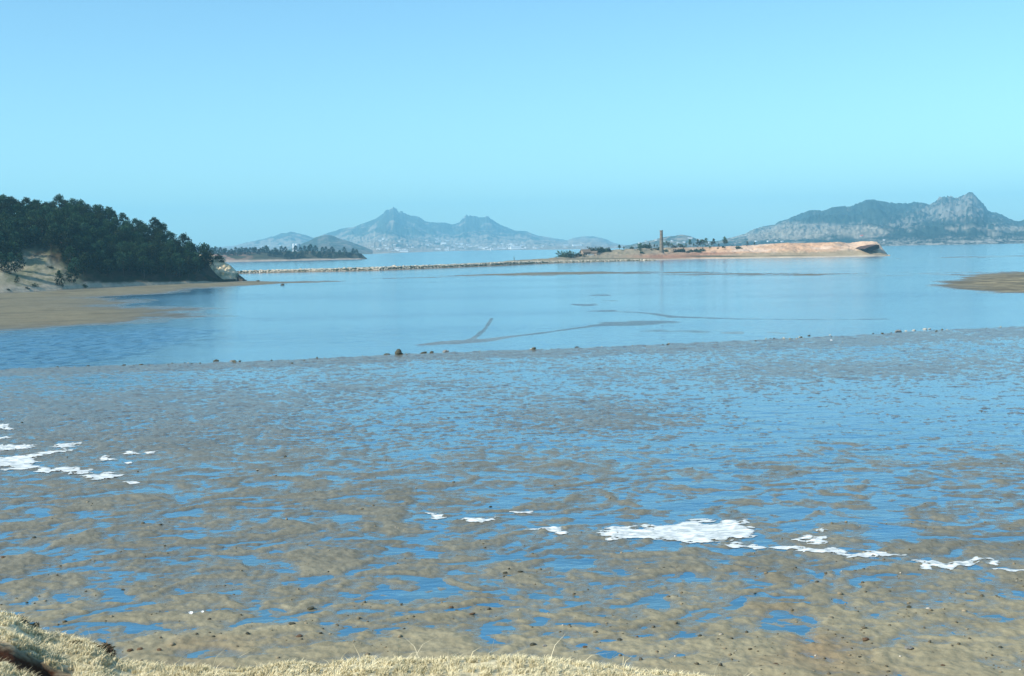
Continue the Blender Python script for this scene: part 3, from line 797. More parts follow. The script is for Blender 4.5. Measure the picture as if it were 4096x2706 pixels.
# low shrubs
def shrub_mesh(seed, n=260, c=(0.055, 0.065, 0.035)):
    r = np.random.default_rng(seed)
    d = r.normal(size=(n, 3)); d /= np.linalg.norm(d, axis=1)[:, None]; d[:, 2] = np.abs(d[:, 2])
    pos = d * r.uniform(.35, 1, (n, 1)) * np.array([1, 1, .8]) * (1 + .3 * np.sin(d[:, :1] * 5 + seed))
    ax = d + r.normal(size=(n, 3)) * .6; ax /= np.linalg.norm(ax, axis=1)[:, None]
    sd_ = np.cross(ax, r.normal(size=(n, 3))); sd_ /= np.linalg.norm(sd_, axis=1)[:, None]
    L = .28 * r.uniform(.6, 1.3, (n, 1))
    V = np.stack([pos - sd_ * L * .4, pos + sd_ * L * .4, pos + ax * L], 1).reshape(-1, 3)
    return mesh_np('shrub', V, np.arange(3 * n).reshape(-1, 3), needle, {'col': np.repeat(np.array(c) * r.uniform(.6, 1.4, (n, 1)), 3, axis=0)})
shrubs = [shrub_mesh(700 + i) for i in range(3)]
for px_, py_, s, lab in [(34, 286.5, 1.0, 'round green shrub at the foot of the bare sandy slope'), (27, 289, .8, 'dark shrub on the beach edge below the bare slope'),
                         (8, 290, .6, 'tiny shrub on the beach edge at the left border'), (84, 287, 1.1, 'low dark bush at the corner of the wood where the trunks begin'),
                         (50, 268, .9, 'small bush partway up the bare sandy slope')]:
    for D in np.arange(392, 560, .8):
        x, z = height_at(px_, py_, D)
        if surf_z(head, float(x), float(D)) >= z or z < 0.2: break
    o = link('shrub', shrubs[int(px_) % 3], None, (float(x), float(D), float(z) - .1), (0, 0, px_), (s, s, s)); tag(o, lab, 'shrub')
for px_, py_, s, lab in [(218, 257.5, 1.7, 'dark bush clinging to the upper edge of the pale bluff'), (222, 260.5, 1.1, 'small bush on the sloping shoulder of the pale bluff')]:
    x, z = height_at(px_, py_, float(yblf) + 8)
    o = link('shrub', shrubs[1], None, (float(x), float(yblf) + 8, float(z) - .6), (0, 0, px_), (s, s, s)); tag(o, lab, 'shrub')

# grassy litter below the trees and beach boulder
# ------------------------------------------------------------------ island pines
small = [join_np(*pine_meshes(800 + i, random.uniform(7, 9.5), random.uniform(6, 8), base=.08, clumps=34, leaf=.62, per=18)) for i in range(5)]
n_isl = 0
for k in range(84):
    u = 196 + (363 - 196) * (k + random.uniform(0, .9)) / 84
    fr = random.choice([.04, .1, .2, .35, .55, .75, .9, 1.0]) if u > 268 else random.choice([.7, .85, .95, 1.0, .4])
    d0 = float(np.interp(u, [210, 367], [1440, 1500])); d1 = float(np.interp(u, [120, 210, 355, 367], [1500, 1530, 1575, 1510]))
    y = d0 + (d1 - d0) * fr; x = (u - 512) / FPX * y
    z = surf_z(island, x, y)
    s = random.uniform(.62, .95) * (0.8 if u > 350 else 1)
    o = link('pine_tree', random.choice(small), None, (x, y, z - .3), (0, 0, random.uniform(0, 6.28)), (s * 1.15, s * 1.15, s))
    if u > 352: tag(o, 'small dark pine at the right-hand tip of the wooded island', 'tree', 'pines at the tip of the wooded island')
    elif fr > .8: tag(o, 'blue-green pine on top of the long wooded island', 'tree', 'pines along the top of the wooded island')
    else: tag(o, 'blue-green pine on the front slope of the long wooded island', 'tree', 'pines on the front slope of the wooded island')
    if u <= 352:
        zi = 'over its red left end' if u < 240 else 'left of the storage tanks' if u < 288 else 'below the storage tanks' if u < 310 else 'in its right half'
        o['label'] = 'pine on ' + ('top' if fr > .8 else 'the front') + ' of the wooded island, ' + zi
        o['group'] = ('top' if fr > .8 else 'front slope') + ' pines of the island ' + zi

# ------------------------------------------------------------------ chimney, house and trees on the spit
def on_spit(px, D_off=None, py=None, t=None):
    y0 = float(np.interp(px, [a for a, b in sp_sh], [b for a, b in sp_sh])); y1 = float(np.interp(px, [a for a, b in sp_rd], [b for a, b in sp_rd]))
    if py is None:
        y = y0 + (y1 - y0) * (t if t is not None else .9)
        x = float(height_at(px, 250, y)[0])
        return x, y, surf_z(spit_h, x, y)
    for D in np.arange(y0, y1 + 5, .8):
        x, z = height_at(px, py, D)
        if surf_z(spit_h, float(x), float(D)) >= z: break
    return float(x), float(D), surf_z(spit_h, float(x), float(D))

brickm = plain_mat('chimney_brick', (0.19, 0.155, 0.115), rough=.95, scale=.7, var=.25)
e = bpy.data.objects.new('brick_chimney', None); C.objects.link(e)
x, y, z = on_spit(661.5, t=.55)
e.location = (x, y, z)
tag(e, 'tall tapering brick chimney rising from the trees on the red spit', 'chimney')
_, ztop = height_at(661, 230.3, y)
Hc = float(ztop) - z
V, F = tube([(0, 0, -.5), (0, 0, 1.6)], [1.75, 1.7], 16); link('base', mesh_np('base', V, F, brickm), e)
V, F = tube([(0, 0, 1.6 + (Hc - 2.4) * q / 8) for q in range(9)], [1.42 - .45 * q / 8 for q in range(9)], 20)
V2, F2 = tube([(0, 0, 1.6), (0, 0, 1.65)], [1.7, 1.42], 20)
link('shaft', mesh_np('shaft', V, F, brickm, smooth=True), e)
V, F = tube([(0, 0, Hc - .85), (0, 0, Hc - .6), (0, 0, Hc), (0, 0, Hc), (0, 0, Hc - .6)], [.97, 1.15, 1.13, .75, .7], 20)
link('rim', mesh_np('rim', V, F, brickm), e)
for q in (.35, .6, .82):
    V, F = tube([(0, 0, 1.6 + (Hc - 2.4) * q), (0, 0, 1.85 + (Hc - 2.4) * q)], [1.45 - .45 * q, 1.45 - .45 * q], 20)
    link('iron_band', mesh_np('iron_band', V, F, plain_mat('iron_band', (.1, .08, .07))), e)

def house_mesh(w, d, h, rh, wall, roof, over=.3, hip=False):
    """walls, gabled roof; returned separately"""
    hw, hd = w / 2, d / 2
    V = [(-hw, -hd, -.6), (hw, -hd, -.6), (hw, hd, -.6), (-hw, hd, -.6), (-hw, -hd, h), (hw, -hd, h), (hw, hd, h), (-hw, hd, h), (-hw, 0, h + rh), (hw, 0, h + rh)]
    me = bpy.data.meshes.new('wall')
    me.from_pydata(V, [], [(0, 1, 5, 4), (2, 3, 7, 6), (1, 2, 6, 9, 5), (3, 0, 4, 8, 7)])
    me.materials.append(wall)
    o = over; tk = .22; k = rh / hd
    ox = hw + o; oy = hd + o; ze = h - k * o + .03; zr = h + rh + .03
    V = []
    for s in (-1, 1):
        V += [(-ox, s * oy, ze), (ox, s * oy, ze), (ox, 0, zr), (-ox, 0, zr), (-ox, s * oy, ze + tk), (ox, s * oy, ze + tk), (ox, 0, zr + tk), (-ox, 0, zr + tk)]
    F = []
    for b in (0, 8):
        F += [(b, b + 1, b + 2, b + 3), (b + 4, b + 5, b + 6, b + 7), (b, b + 1, b + 5, b + 4), (b + 1, b + 2, b + 6, b + 5), (b + 3, b, b + 4, b + 7)]
    rm = bpy.data.meshes.new('roof'); rm.from_pydata(V, [], F); rm.materials.append(roof)
    return me, rm
def box_mesh(name, x0, x1, y0, y1, z0, z1, mat):
    V = [(x0, y0, z0), (x1, y0, z0), (x1, y1, z0), (x0, y1, z0), (x0, y0, z1), (x1, y0, z1), (x1, y1, z1), (x0, y1, z1)]
    me = bpy.data.meshes.new(name)
    me.from_pydata(V, [], [(0, 1, 5, 4), (1, 2, 6, 5), (2, 3, 7, 6), (3, 0, 4, 7), (4, 5, 6, 7), (3, 2, 1, 0)])
    me.materials.append(mat)
    return me

clay = plain_mat('clay_wall', (.42, .31, .23), scale=.8); thatch = plain_mat('thatch_roof', (.20, .15, .11), scale=1.2); darkm = plain_mat('dark_opening', (.03, .028, .025)); lime = plain_mat('limewashed_wall', (.72, .70, .66), scale=.2, var=.08)
x, y, z = on_spit(585.5, py=255.3)
e = bpy.data.objects.new('cottage', None); C.objects.link(e); e.location = (x, y, z); e.rotation_euler = (0, 0, .45)
tag(e, 'brown thatched cottage with clay walls at the near end of the red spit', 'cottage')
w_, r_ = house_mesh(5.6, 4.4, 2.0, 1.7, clay, thatch, .5)
link('wall', w_, e); link('roof', r_, e)
link('door', box_mesh('door', -.5, .5, -2.26, -2.16, 0, 1.8, darkm), e)
link('window', box_mesh('window', 1.2, 2.0, -2.25, -2.17, .9, 1.6, darkm), e); link('window', box_mesh('window', -2.1, -1.3, -2.25, -2.17, .9, 1.6, darkm), e)
x, y, z = on_spit(590.5, py=255.6)
e = bpy.data.objects.new('garden_wall', None); C.objects.link(e); e.location = (x, y, z); e.rotation_euler = (0, 0, .3)
tag(e, 'short whitewashed yard wall at the right of the thatched cottage', 'wall')
link('wall', box_mesh('wall', -2.2, 2.2, -.2, .2, -.5, .9, lime), e); link('cap', box_mesh('cap', -2.3, 2.3, -.3, .3, .9, 1.05, clay), e)
x, y, z = on_spit(594.5, py=254.6)
e = bpy.data.objects.new('shed', None); C.objects.link(e); e.location = (x, y, z); e.rotation_euler = (0, 0, -.2)
tag(e, 'small low shed with thatched roof behind the whitewashed yard wall', 'shed')
w_, r_ = house_mesh(3.4, 2.8, 1.1, .9, clay, thatch, .4)
link('wall', w_, e); link('roof', r_, e)

def spit_tree(px, top, base, lab, grp, shr=False):
    y0 = float(np.interp(px, [a for a, b in sp_sh], [b for a, b in sp_sh])); y1 = float(np.interp(px, [a for a, b in sp_rd], [b for a, b in sp_rd]))
    ridge_py = interp(SPIT_SKY, px)
    if base > ridge_py + .6:
        x, y, z = on_spit(px, py=base)
    else:
        x, y, z = on_spit(px, t=.96)
    h = (z_top := float(height_at(px, top, y)[1])) - z
    h = max(h, .9)
    if shr:
        o = link('shrub', random.choice(shrubs), None, (x, y, z - .1), (0, 0, random.uniform(0, 6)), (h * random.uniform(.8, 1.4), h, h * 1.1)); tag(o, lab, 'shrub', grp)
    else:
        pr = random.choice(small2)
        s = h / pr.get('h')
        o = link('pine_tree', pr['m'], None, (x, y, z - .1), (0, 0, random.uniform(0, 6)), (s, s, s)); tag(o, lab, 'tree', grp)
    return o
small2 = []
for i in range(5):
    Hh = 6.0
    small2.append({'m': join_np(*pine_meshes(900 + i, Hh, random.uniform(2.8, 4.2), base=random.choice([.15, .4, .5]), clumps=22, leaf=.55, per=11, sparse=True)), 'h': Hh})
cx4 = lambda c: 600 + c * .12637
cy4 = lambda c: 215 + c * .12637
G1 = 'small trees along the back of the red spit'
for c, a, b_ in [(155, 238, 266), (190, 248, 266), (310, 226, 288), (395, 220, 255), (430, 232, 262), (452, 236, 262), (530, 208, 262), (545, 218, 268), (570, 225, 260), (505, 215, 262), (620, 222, 262), (632, 230, 275), (680, 224, 245),
                 (715, 195, 240), (742, 225, 245), (775, 192, 240), (795, 200, 240), (810, 195, 240), (838, 183, 236), (885, 210, 248), (903, 188, 240), (940, 226, 242), (1000, 196, 236)]:
    spit_tree(cx4(c), cy4(a), cy4(b_), 'small dark tree on the red spit, ' + ('left of the chimney' if c < 480 else 'crowded just right of the chimney' if c < 650 else 'in the loose row before the tallest tree'), G1 + (' left of the chimney' if c < 480 else ' just right of the chimney' if c < 650 else ' in the loose row'))
spit_tree(cx4(990), cy4(174), cy4(236), 'tallest thin tree at the right end of the row on the red spit', None)
spit_tree(cx4(1165), cy4(207), cy4(240), 'lone round-headed tree on the bare crest right of the row', None)
spit_tree(cx4(1222), cy4(214), cy4(240), 'last thin tree out on the bare orange crest of the spit', None)
spit_tree(cx4(870), cy4(244), cy4(276), 'stout little tree standing on the slope in front of the row', None)
G2 = 'bushes scattered on the slope of the red spit'
for c, a, b_ in [(10, 255, 272), (60, 262, 272), (250, 250, 264), (345, 232, 246), (362, 231, 246), (378, 232, 247), (330, 286, 305), (405, 268, 278), (470, 250, 280), (520, 270, 290), (605, 268, 292), (640, 262, 290), (655, 262, 292), (720, 272, 290),
                 (760, 268, 292), (772, 264, 292), (812, 262, 288), (935, 256, 268), (975, 245, 258), (1045, 240, 252), (700, 280, 296), (590, 235, 250), (650, 232, 250)]:
    spit_tree(cx4(c), cy4(a), cy4(b_), 'dark bush dotted on the slope of the red spit near the chimney', G2, shr=True)
spit_tree(cx4(1095), cy4(243), cy4(268), 'single dark bush alone on the bare orange slope of the spit', None, shr=True)
cx3 = lambda c: 400 + c * .1053
cy3 = lambda c: 200 + c * .1053
for c, a, b_, lab in [(1565, 478, 545, 'large dark bush left of the thatched cottage'), (1600, 490, 545, 'second dark bush between the big bush and the cottage'), (1690, 490, 535, 'brown bush against the wall of the thatched cottage')]:
    spit_tree(cx3(c), cy3(a), cy3(b_), lab, None, shr=True)
for c in (1800, 1830, 1865, 1900, 1930, 1980):
    spit_tree(cx3(c), cy3(452), cy3(478), 'low green hedge bush in the row above the thatched cottage', 'hedge bushes above the thatched cottage', shr=True)
for c, a, b_, lab in [(2085, 425, 465, 'bushy little tree on the rise right of the hedge row'), (2200, 438, 468, 'wide bush on the rise left of the tall dark trees'), (2285, 410, 500, 'tall dark tree left of the chimney'), (2330, 415, 450, 'dense dark tree beside the tall one left of the chimney')]:
    spit_tree(cx3(c), cy3(a), cy3(b_), lab, None)
# a post on the low sandy neck
x, y, z = on_spit(514, py=259.5)
V, F = tube([(0, 0, -.3), (.15, 0, 1.2), (-.1, 0, 2.3)], [.22, .2, .14], 6)
o = link('leaning_post', mesh_np('leaning_post', V, F, plain_mat('post_wood', (.09, .075, .06))), None, (x, y, z)); tag(o, 'short dark leaning post on the low sandy neck of the spit', 'post')

# ------------------------------------------------------------------ rubble causeway
CW = [(236, 273.5), (262, 272.8), (300, 272.0), (340, 271.2), (380, 270.3), (420, 268.8), (460, 267.3), (500, 265.6), (540, 263.8), (580, 262.4), (620, 261.3), (655, 260.6)]
cwx, cwy = ground([p[0] for p in CW], [p[1] for p in CW])
L = np.concatenate([[0], np.cumsum(np.hypot(np.diff(cwx), np.diff(cwy)))])
nL = 500
lx = np.linspace(0, L[-1], nL); bx = np.interp(lx, L, cwx); by = np.interp(lx, L, cwy)
crossv = np.array([-8, -5, -3.2, -1.6, -.4, 1.0, 2.6, 4.2, 7])
crossz = np.array([-.1, .12, .35, 1.2, 1.65, 1.7, 1.5, .6, -.3])
BX = bx[None, :] + 0 * crossv[:, None]; BY = by[None, :] + crossv[:, None] * 1.3
hs_ = interp([(0, .55), (L[-1] * .25, .85), (L[-1] * .6, .9), (L[-1] * .8, .55), (L[-1], .35)], lx)
BZ = crossz[:, None] * hs_[None, :] + .12 * fbm(BX / 3, BY / 3, 401, 3)
cc = mixc((0.30, 0.23, 0.16), (0.54, 0.46, 0.35), np.broadcast_to(sstep(.3, 1.3, crossz)[:, None], BX.shape))
e = bpy.data.objects.new('rubble_causeway', None); C.objects.link(e)
tag(e, 'long low causeway of pale and dark rubble running from the bluff to the spit', 'causeway')
link('core', mesh_np('core', np.stack([BX, BY, BZ], -1).reshape(-1, 3), grid_faces(len(crossv), nL), head_mat, {'col': cc.reshape(-1, 3)}), e)

ico = bmesh.new(); bmesh.ops.create_icosphere(ico, subdivisions=1, radius=1.0)
IV = np.array([v.co[:] for v in ico.verts]); IF = np.array([[v.index for v in f.verts] for f in ico.faces]); ico.free()
def rock_pile(name, pos, size, colr, mat, seed, flat=.7):
    r = np.random.default_rng(seed); n = len(pos)
    ang = r.uniform(0, 6.28, n); ca, sa = np.cos(ang), np.sin(ang)
    V = IV[None] * (1 + r.uniform(-.3, .3, (n, len(IV), 1))) * (size[:, None, None] * r.uniform(.7, 1.3, (n, 1, 3)) * np.array([1, 1, flat]))
    Vx = V[..., 0] * ca[:, None] - V[..., 1] * sa[:, None]; Vy = V[..., 0] * sa[:, None] + V[..., 1] * ca[:, None]
    V = np.stack([Vx, Vy, V[..., 2]], -1) + pos[:, None]
    F = (IF[None] + (np.arange(n) * len(IV))[:, None, None]).reshape(-1, 3)
    return mesh_np(name, V.reshape(-1, 3), F, mat, {'col': np.repeat(colr, len(IV), axis=0)})
stone_mat = earth_mat('causeway_stone', rough=.95, noise_scale=1.5, var=.2, bump=.4, bump_scale=3, bdist=.1, spec=.1)
n = 11000
s_ = rng.uniform(0, 1, n) * L[-1]
q = rng.uniform(0, 1, n)
cr = np.where(q < .55, rng.uniform(-3.6, -.6, n), rng.uniform(-.8, 2.2, n))
den = interp([(0, .75), (L[-1] * .15, 1), (L[-1] * .7, 1), (L[-1] * .85, .8), (L[-1], .7)], s_)
keep = rng.uniform(0, 1, n) < den
s_, cr = s_[keep], cr[keep]; n = len(s_)
px_ = np.interp(s_, L, cwx); py_ = np.interp(s_, L, cwy) + cr * 1.3
pz_ = np.interp(cr, crossv, crossz) * np.interp(s_, lx, hs_) + .05
size = rng.gamma(2.0, .09, n) + .10
clus = fbm(s_ / 14, cr / 1.2, 411, 3)
darkst = (rng.uniform(0, 1, n) < np.clip(np.where(cr < -1.2, .62, .05) + .6 * clus, 0.04, .9))
colr = np.where(darkst[:, None], np.array([.075, .085, .055]) * rng.uniform(.7, 1.6, (n, 1)), np.array([.60, .52, .40]) * rng.uniform(.85, 1.12, (n, 1)))
st = link('rubble_stones', rock_pile('rubble_stones', np.stack([px_, py_, pz_], 1), size, colr, stone_mat, 5), e); tag(st, kind='stuff')
# conspicuous pale blocks on its crest
blk_mat = plain_mat('pale_block_stone', (.52, .46, .35), scale=1.5, rough=1)
blks = [crag_mesh('block', 60 + i, blk_mat, 2) for i in range(4)]
for i, (a, b_, w, lab) in enumerate([(300.5, 269.8, 4.6, 'large pale pyramid-like block on the left half of the causeway crest'), (309, 270.5, 2.6, 'small pale block right of the pyramid-like one on the causeway'), (320, 269.4, 2.6, 'lone pale block standing up a little further along the causeway'),
                                   (330, 269.6, 2.4, 'small pale block between two larger ones on the causeway'), (344, 268.2, 3.4, 'first of two touching white blocks on the causeway'), (348.5, 268.2, 3.4, 'second of two touching white blocks on the causeway'),
                                   (373, 267.6, 3.2, 'wide pale block near the middle of the causeway'), (391, 267.6, 3.2, 'pale upright block with a dark side past the middle of the causeway'), (402, 266.9, 3.0, 'pale block on the crest where the causeway narrows'),
                                   (423, 265.8, 3.0, 'pale block on the right half of the causeway crest'), (441, 264.9, 2.8, 'pale block just before the sandy neck begins'), (470, 264.2, 3.0, 'bright block at the start of the sandy neck')]):
    gx, gy = ground(a, interp(CW, a))
    s = gy / FPX
    x, z = height_at(a, b_, gy)
    o = link('rock_block', blks[i % 4], None, (float(x), float(gy) + .5, float(z)), (0, .2, i), (w * s * .42, w * s * .42, w * s * .33)); tag(o, lab, 'rock')

# ------------------------------------------------------------------ town buildings
wallw = plain_mat('white_plaster', (.88, .87, .85), scale=.1, var=.1, rough=.9)
wallc = plain_mat('cream_plaster', (.62, .58, .5), scale=.1, var=.1, rough=.9)
roofg = plain_mat('grey_roof', (.42, .42, .42), scale=.1, rough=.9)
roofb = plain_mat('brown_roof', (.25, .2, .17), scale=.1, rough=.9)
roofr = plain_mat('red_roof', (.55, .12, .05), scale=.2, rough=.9)
def hill_hit(hd, px, py, near, farr, step=6):
    for D in np.arange(near, farr, step):
        x, z = height_at(px, py, D)
        if surf_z(hd, float(x), float(D)) >= z: break
    return float(x), float(D), surf_z(hd, float(x), float(D))
def building(px, py, wpx, hpx, label, group=None, hd=None, near=3100, farr=8800, wm_=None, rm_=None, name='house', rot=None, rh=.35):
    x, y, z = hill_hit(hd or town, px, py, near, farr)
    s = y / FPX
    w = wpx * s; h = hpx * s
    e = bpy.data.objects.new(name, None); C.objects.link(e); e.location = (x, y, z); e.rotation_euler = (0, 0, rot if rot is not None else random.uniform(-.25, .25))
    tag(e, label, 'building' if name != 'house' else 'house', group)
    a, b = house_mesh(w, max(7, w * .45), h * (1 - rh), h * rh, wm_ or wallw, rm_ or roofg, .5)
    link('wall', a, e); link('roof', b, e)
    return e
building(404, 252, 8.5, 2.2, 'long low white waterfront shed at the left end of the town', name='warehouse')
building(397.6, 250.8, 2.6, 3.6, 'narrow white building just left of the long waterfront shed', name='tower_house')
building(443.5, 244.2, 5.2, 1.9, 'wide white building standing alone above the middle of the town', name='warehouse')
building(436.3, 242.6, 1.8, 1.6, 'small white house above and left of the lone wide white building', name='house')
building(503.5, 249.2, 5.5, 1.9, 'white shed between the slender mast and the biggest waterfront hall', name='warehouse')
building(515.5, 249.0, 10, 2.6, 'biggest white hall on the far waterfront', name='warehouse')
building(495, 249.4, 5, 1.5, 'low white shed right of the slender mast on the waterfront', name='warehouse')
building(577, 246, 9, 1.6, 'long white building near the right end of the far shore', name='warehouse')
building(566, 245.5, 4.5, 1.2, 'short white building left of the long one at the right end of the far shore', name='warehouse')
building(484, 249.2, 2.4, 1.9, 'small white block left of the slender mast', name='house')
building(460, 247.5, 3.0, 1.7, 'white house midway between the lone wide building and the mast', name='house')
building(301.5, 247, 3.0, 1.6, 'low white building right of the storage tanks', hd=town, name='house')
G3 = 'white and cream houses of the far town'
spots = []
cl = np.random.default_rng(77)
for k in range(92):
    px_ = cl.uniform(372, 545); 
    lo = np.interp(px_, [372, 400, 470, 545], [239, 236.5, 240, 246]); hi = np.interp(px_, [372, 470, 560], [252.5, 250.3, 248.2])
    py_ = lo + (hi - lo) * cl.uniform(0, 1) ** .6
    if any(abs(px_ - a) < 2.2 and abs(py_ - b) < 1.1 for a, b in spots): continue
    spots.append((px_, py_))
for px_, py_ in spots:
    low = py_ > 246
    zt = 'under the sharp peak' if px_ < 415 else 'under the saddle' if px_ < 455 else 'under the flat double summit' if px_ < 500 else 'at its thin right end'
    building(px_, py_, cl.uniform(1.6, 4.2), cl.uniform(1.1, 1.9), ('pale house by the shore of the far town, ' if low else 'pale house on the upper slopes of the far town, ') + zt, ('shore houses ' if low else 'upper slope houses ') + zt,
             wm_=wallw if cl.uniform() < .6 else wallc, rm_=roofg if cl.uniform() < .6 else roofb)
for a, b, w in [(306, 246.6, 2), (322, 248, 2.2), (280, 246, 2), (268, 246, 1.8), (262, 247, 1.6)]:
    building(a, b, w, 1.1, 'tiny pale house below the round hills at the left of the town', 'tiny pale houses below the round hills left of the town', near=3150)
for a, b, w in [(640, 243.4, 3), (656, 240.6, 2.4), (690, 239, 4.5), (698, 240.2, 3), (672, 241.5, 2), (664, 242.4, 2), (708, 243, 2.4), (684, 242.6, 2), (646, 241.8, 2.0), (678, 243.5, 2.4)]:
    building(a, b, w, 1.3, 'pale house on the low wooded hill behind the chimney', 'pale houses on the low hill behind the chimney', hd=low_hill, near=3150, farr=4300, wm_=wallw)
building(861.5, 237.2, 2.8, 1.7, 'red-roofed house alone in the pale fields below the rocky mountain', hd=right, near=2500, farr=5500, wm_=wallc, rm_=roofr, name='farmhouse', rh=.6)
for a, b, w in [(776, 241.5, 1.8), (782, 242, 2.2), (884, 240.5, 2.0), (756, 242, 1.8), (768, 242.2, 1.6)]:
    building(a, b, w, 1.2, 'tiny white house at the foot of the rocky mountain', 'tiny white houses at the foot of the rocky mountain', hd=right, near=2500, farr=5500)
# storage tanks
tank_w = plain_mat('white_tank_paint', (.82, .82, .8), scale=.1, var=.05); tank_g = plain_mat('grey_tank_paint', (.16, .2, .23), scale=.1, var=.1)
for px_, w, h, mt, lab in [(293.7, 2.2, 5.0, tank_w, 'left one of two tall white storage tanks above the island trees'), (296.6, 2.1, 5.2, tank_w, 'right one of two tall white storage tanks above the island trees'),
                           (299.2, 2.4, 5.0, tank_g, 'dark grey storage tank beside the two white ones')]:
    D = 3000.0
    x, z = height_at(px_, 250.5, D); s = D / FPX
    e = bpy.data.objects.new('storage_tank', None); C.objects.link(e); e.location = (float(x), D, 0)
    tag(e, lab, 'storage tank')
    ht = float(height_at(px_, 243.6, D)[1])
    V, F = tube([(0, 0, -1), (0, 0, ht - 1)], [w * s / 2, w * s / 2], 20); link('body', mesh_np('body', V, F, mt, smooth=True), e)
    V, F = tube([(0, 0, ht - 1), (0, 0, ht - .3), (0, 0, ht)], [w * s / 2 + .1, w * s / 3, .05], 20); link('roof', mesh_np('roof', V, F, mt), e)
# ground under the tanks: a quay behind the island
me = box_mesh('tank_quay', (285 - 512) / FPX * 3000, (308 - 512) / FPX * 3000, 2985, 3030, -1, 1.2, plain_mat('quay_concrete', (.4, .39, .36)))
tag(link('tank_quay', me), kind='structure')
# slender mast
x, y, z = hill_hit(town, 490.8, 250, 3500, 4300)
e = bpy.data.objects.new('slender_mast', None); C.objects.link(e); e.location = (x, y, z); tag(e, 'slender leaning white mast on the far waterfront', 'mast')
V, F = tube([(-1.5, 0, -.5), (0, 0, 6), (2.2, 0, 12)], [1.8, 1.2, .5], 8); link('pole', mesh_np('pole', V, F, wallw), e)

# ------------------------------------------------------------------ stones on the flat
st_mats = {'dark': plain_mat('weedy_stone', (.075, .07, .045), rough=.6, scale=6, bump=.6), 'grey': plain_mat('grey_stone', (.22, .21, .19), rough=.7, scale=5, bump=.5),
           'pale': plain_mat('pale_stone', (.5, .46, .38), rough=.9, scale=5), 'brown': plain_mat('brown_stone', (.15, .09, .05), rough=.8, scale=6, bump=.6), 'white': plain_mat('white_shell', (.85, .85, .84), rough=.5, var=.05)}
st_mesh = {k: [crag_mesh('stone', 90 + i * 3 + len(k), v, 2) for i in range(2)] for k, v in st_mats.items()}
def stone(px, py, w, hr, kind, label, name='stone', cat='stone', group=None, dr=1.0):
    gx, gy = ground(px, py)
    z = max(float(mud_height(np.array([gx]), np.array([gy]))[0][0]), 0)
    s = float(gy) / FPX; W = w * s
    o = link(name, random.choice(st_mesh[kind]), None, (float(gx), float(gy), z + W * hr * .2), (random.uniform(-.2, .2), random.uniform(-.2, .2), random.uniform(0, 6)), (W * .5, W * .5 * dr, W * hr * .55))
    tag(o, label, cat, group)
stone(398.3, 355.2, 7, 1.0, 'dark', 'tall dark boulder, highest of the boulders on the low mud bank', 'boulder', 'boulder')
stone(387, 355.6, 6, .4, 'dark', 'flat dark stone just left of the tall dark boulder', 'boulder', 'boulder')
stone(423.5, 353.5, 6.5, .38, 'dark', 'low dark boulder between the tall dark boulder and the pale one', 'boulder', 'boulder')
stone(445.8, 352.3, 7, .5, 'grey', 'rounded grey boulder with a pale left side on the low mud bank', 'boulder', 'boulder')
stone(577, 348, 4, .55, 'dark', 'solitary dark stone on the mud bank right of the grey boulder')
stone(531, 350.5, 2.4, .5, 'pale', 'small pale stone between the grey boulder and the solitary dark one')
stone(216, 362, 6, .6, 'dark', 'dark boulder on the left part of the mud bank', 'boulder', 'boulder')
stone(233, 361.8, 6, .4, 'grey', 'low grey boulder right of the dark boulder on the left part of the bank', 'boulder', 'boulder')
stone(124, 365.8, 4, .5, 'dark', 'small dark stone where the bank meets the dark ruffled water')
stone(271.5, 361, 2.4, .5, 'dark', 'small dark stone right of the two boulders on the left part of the bank')
stone(292, 363.8, 2.4, .6, 'dark', 'dark stone lying on the mud just in front of the bank')
stone(282.5, 285.3, 4.2, .55, 'dark', 'black rock on the wet sand off the end of the headland', 'boulder', 'boulder')
stone(258, 281.5, 3.6, .55, 'dark', 'dark rock beside the causeway foot near the bluff', 'boulder', 'boulder')
for a, b_, w, k, lab in [(898, 331.8, 7, 'grey', 'widest grey stone of the pale group on the right part of the bank'), (906, 331.2, 3, 'pale', 'pale stone touching the widest grey one on the right part of the bank'), (914, 330.6, 4, 'pale', 'middle pale stone of the group on the right part of the bank'),
                         (925, 329.6, 5, 'pale', 'long pale stone of the group on the right part of the bank'), (929.5, 329.2, 3.4, 'pale', 'last pale stone at the right end of the group on the bank'), (831.5, 340.8, 2.6, 'white', 'small bright white stone on the right part of the mud bank'),
                         (842.5, 342.3, 1.6, 'pale', 'tiny pale stone right of the bright white stone'), (809, 335.8, 3.4, 'dark', 'dark stone on the bank edge left of the white stone'), (830, 335.2, 2.4, 'pale', 'pale stone on the bank edge above the white stone'),
                         (774, 339.4, 2.4, 'dark', 'small dark stone on the mud right of the stroke-marked water'), (784, 339.3, 3, 'pale', 'first pale pebble of three strung along the bank'), (790, 339.6, 2.4, 'pale', 'second pale pebble of three strung along the bank'), (797, 339, 2.4, 'pale', 'third pale pebble of three strung along the bank'),
                         (602, 346.6, 1.8, 'pale', 'tiny pale stone right of the solitary dark stone'), (663, 345.2, 1.8, 'dark', 'tiny dark stone on the bank near its middle'), (717, 342.6, 2, 'dark', 'small dark stone on the bank past its middle'),
                         (873, 333.6, 2.2, 'dark', 'small dark stone left of the pale group on the bank'), (947, 329.8, 2, 'pale', 'tiny pale stone right of the pale group on the bank')]:
    stone(a, b_, w, .42, k, lab)
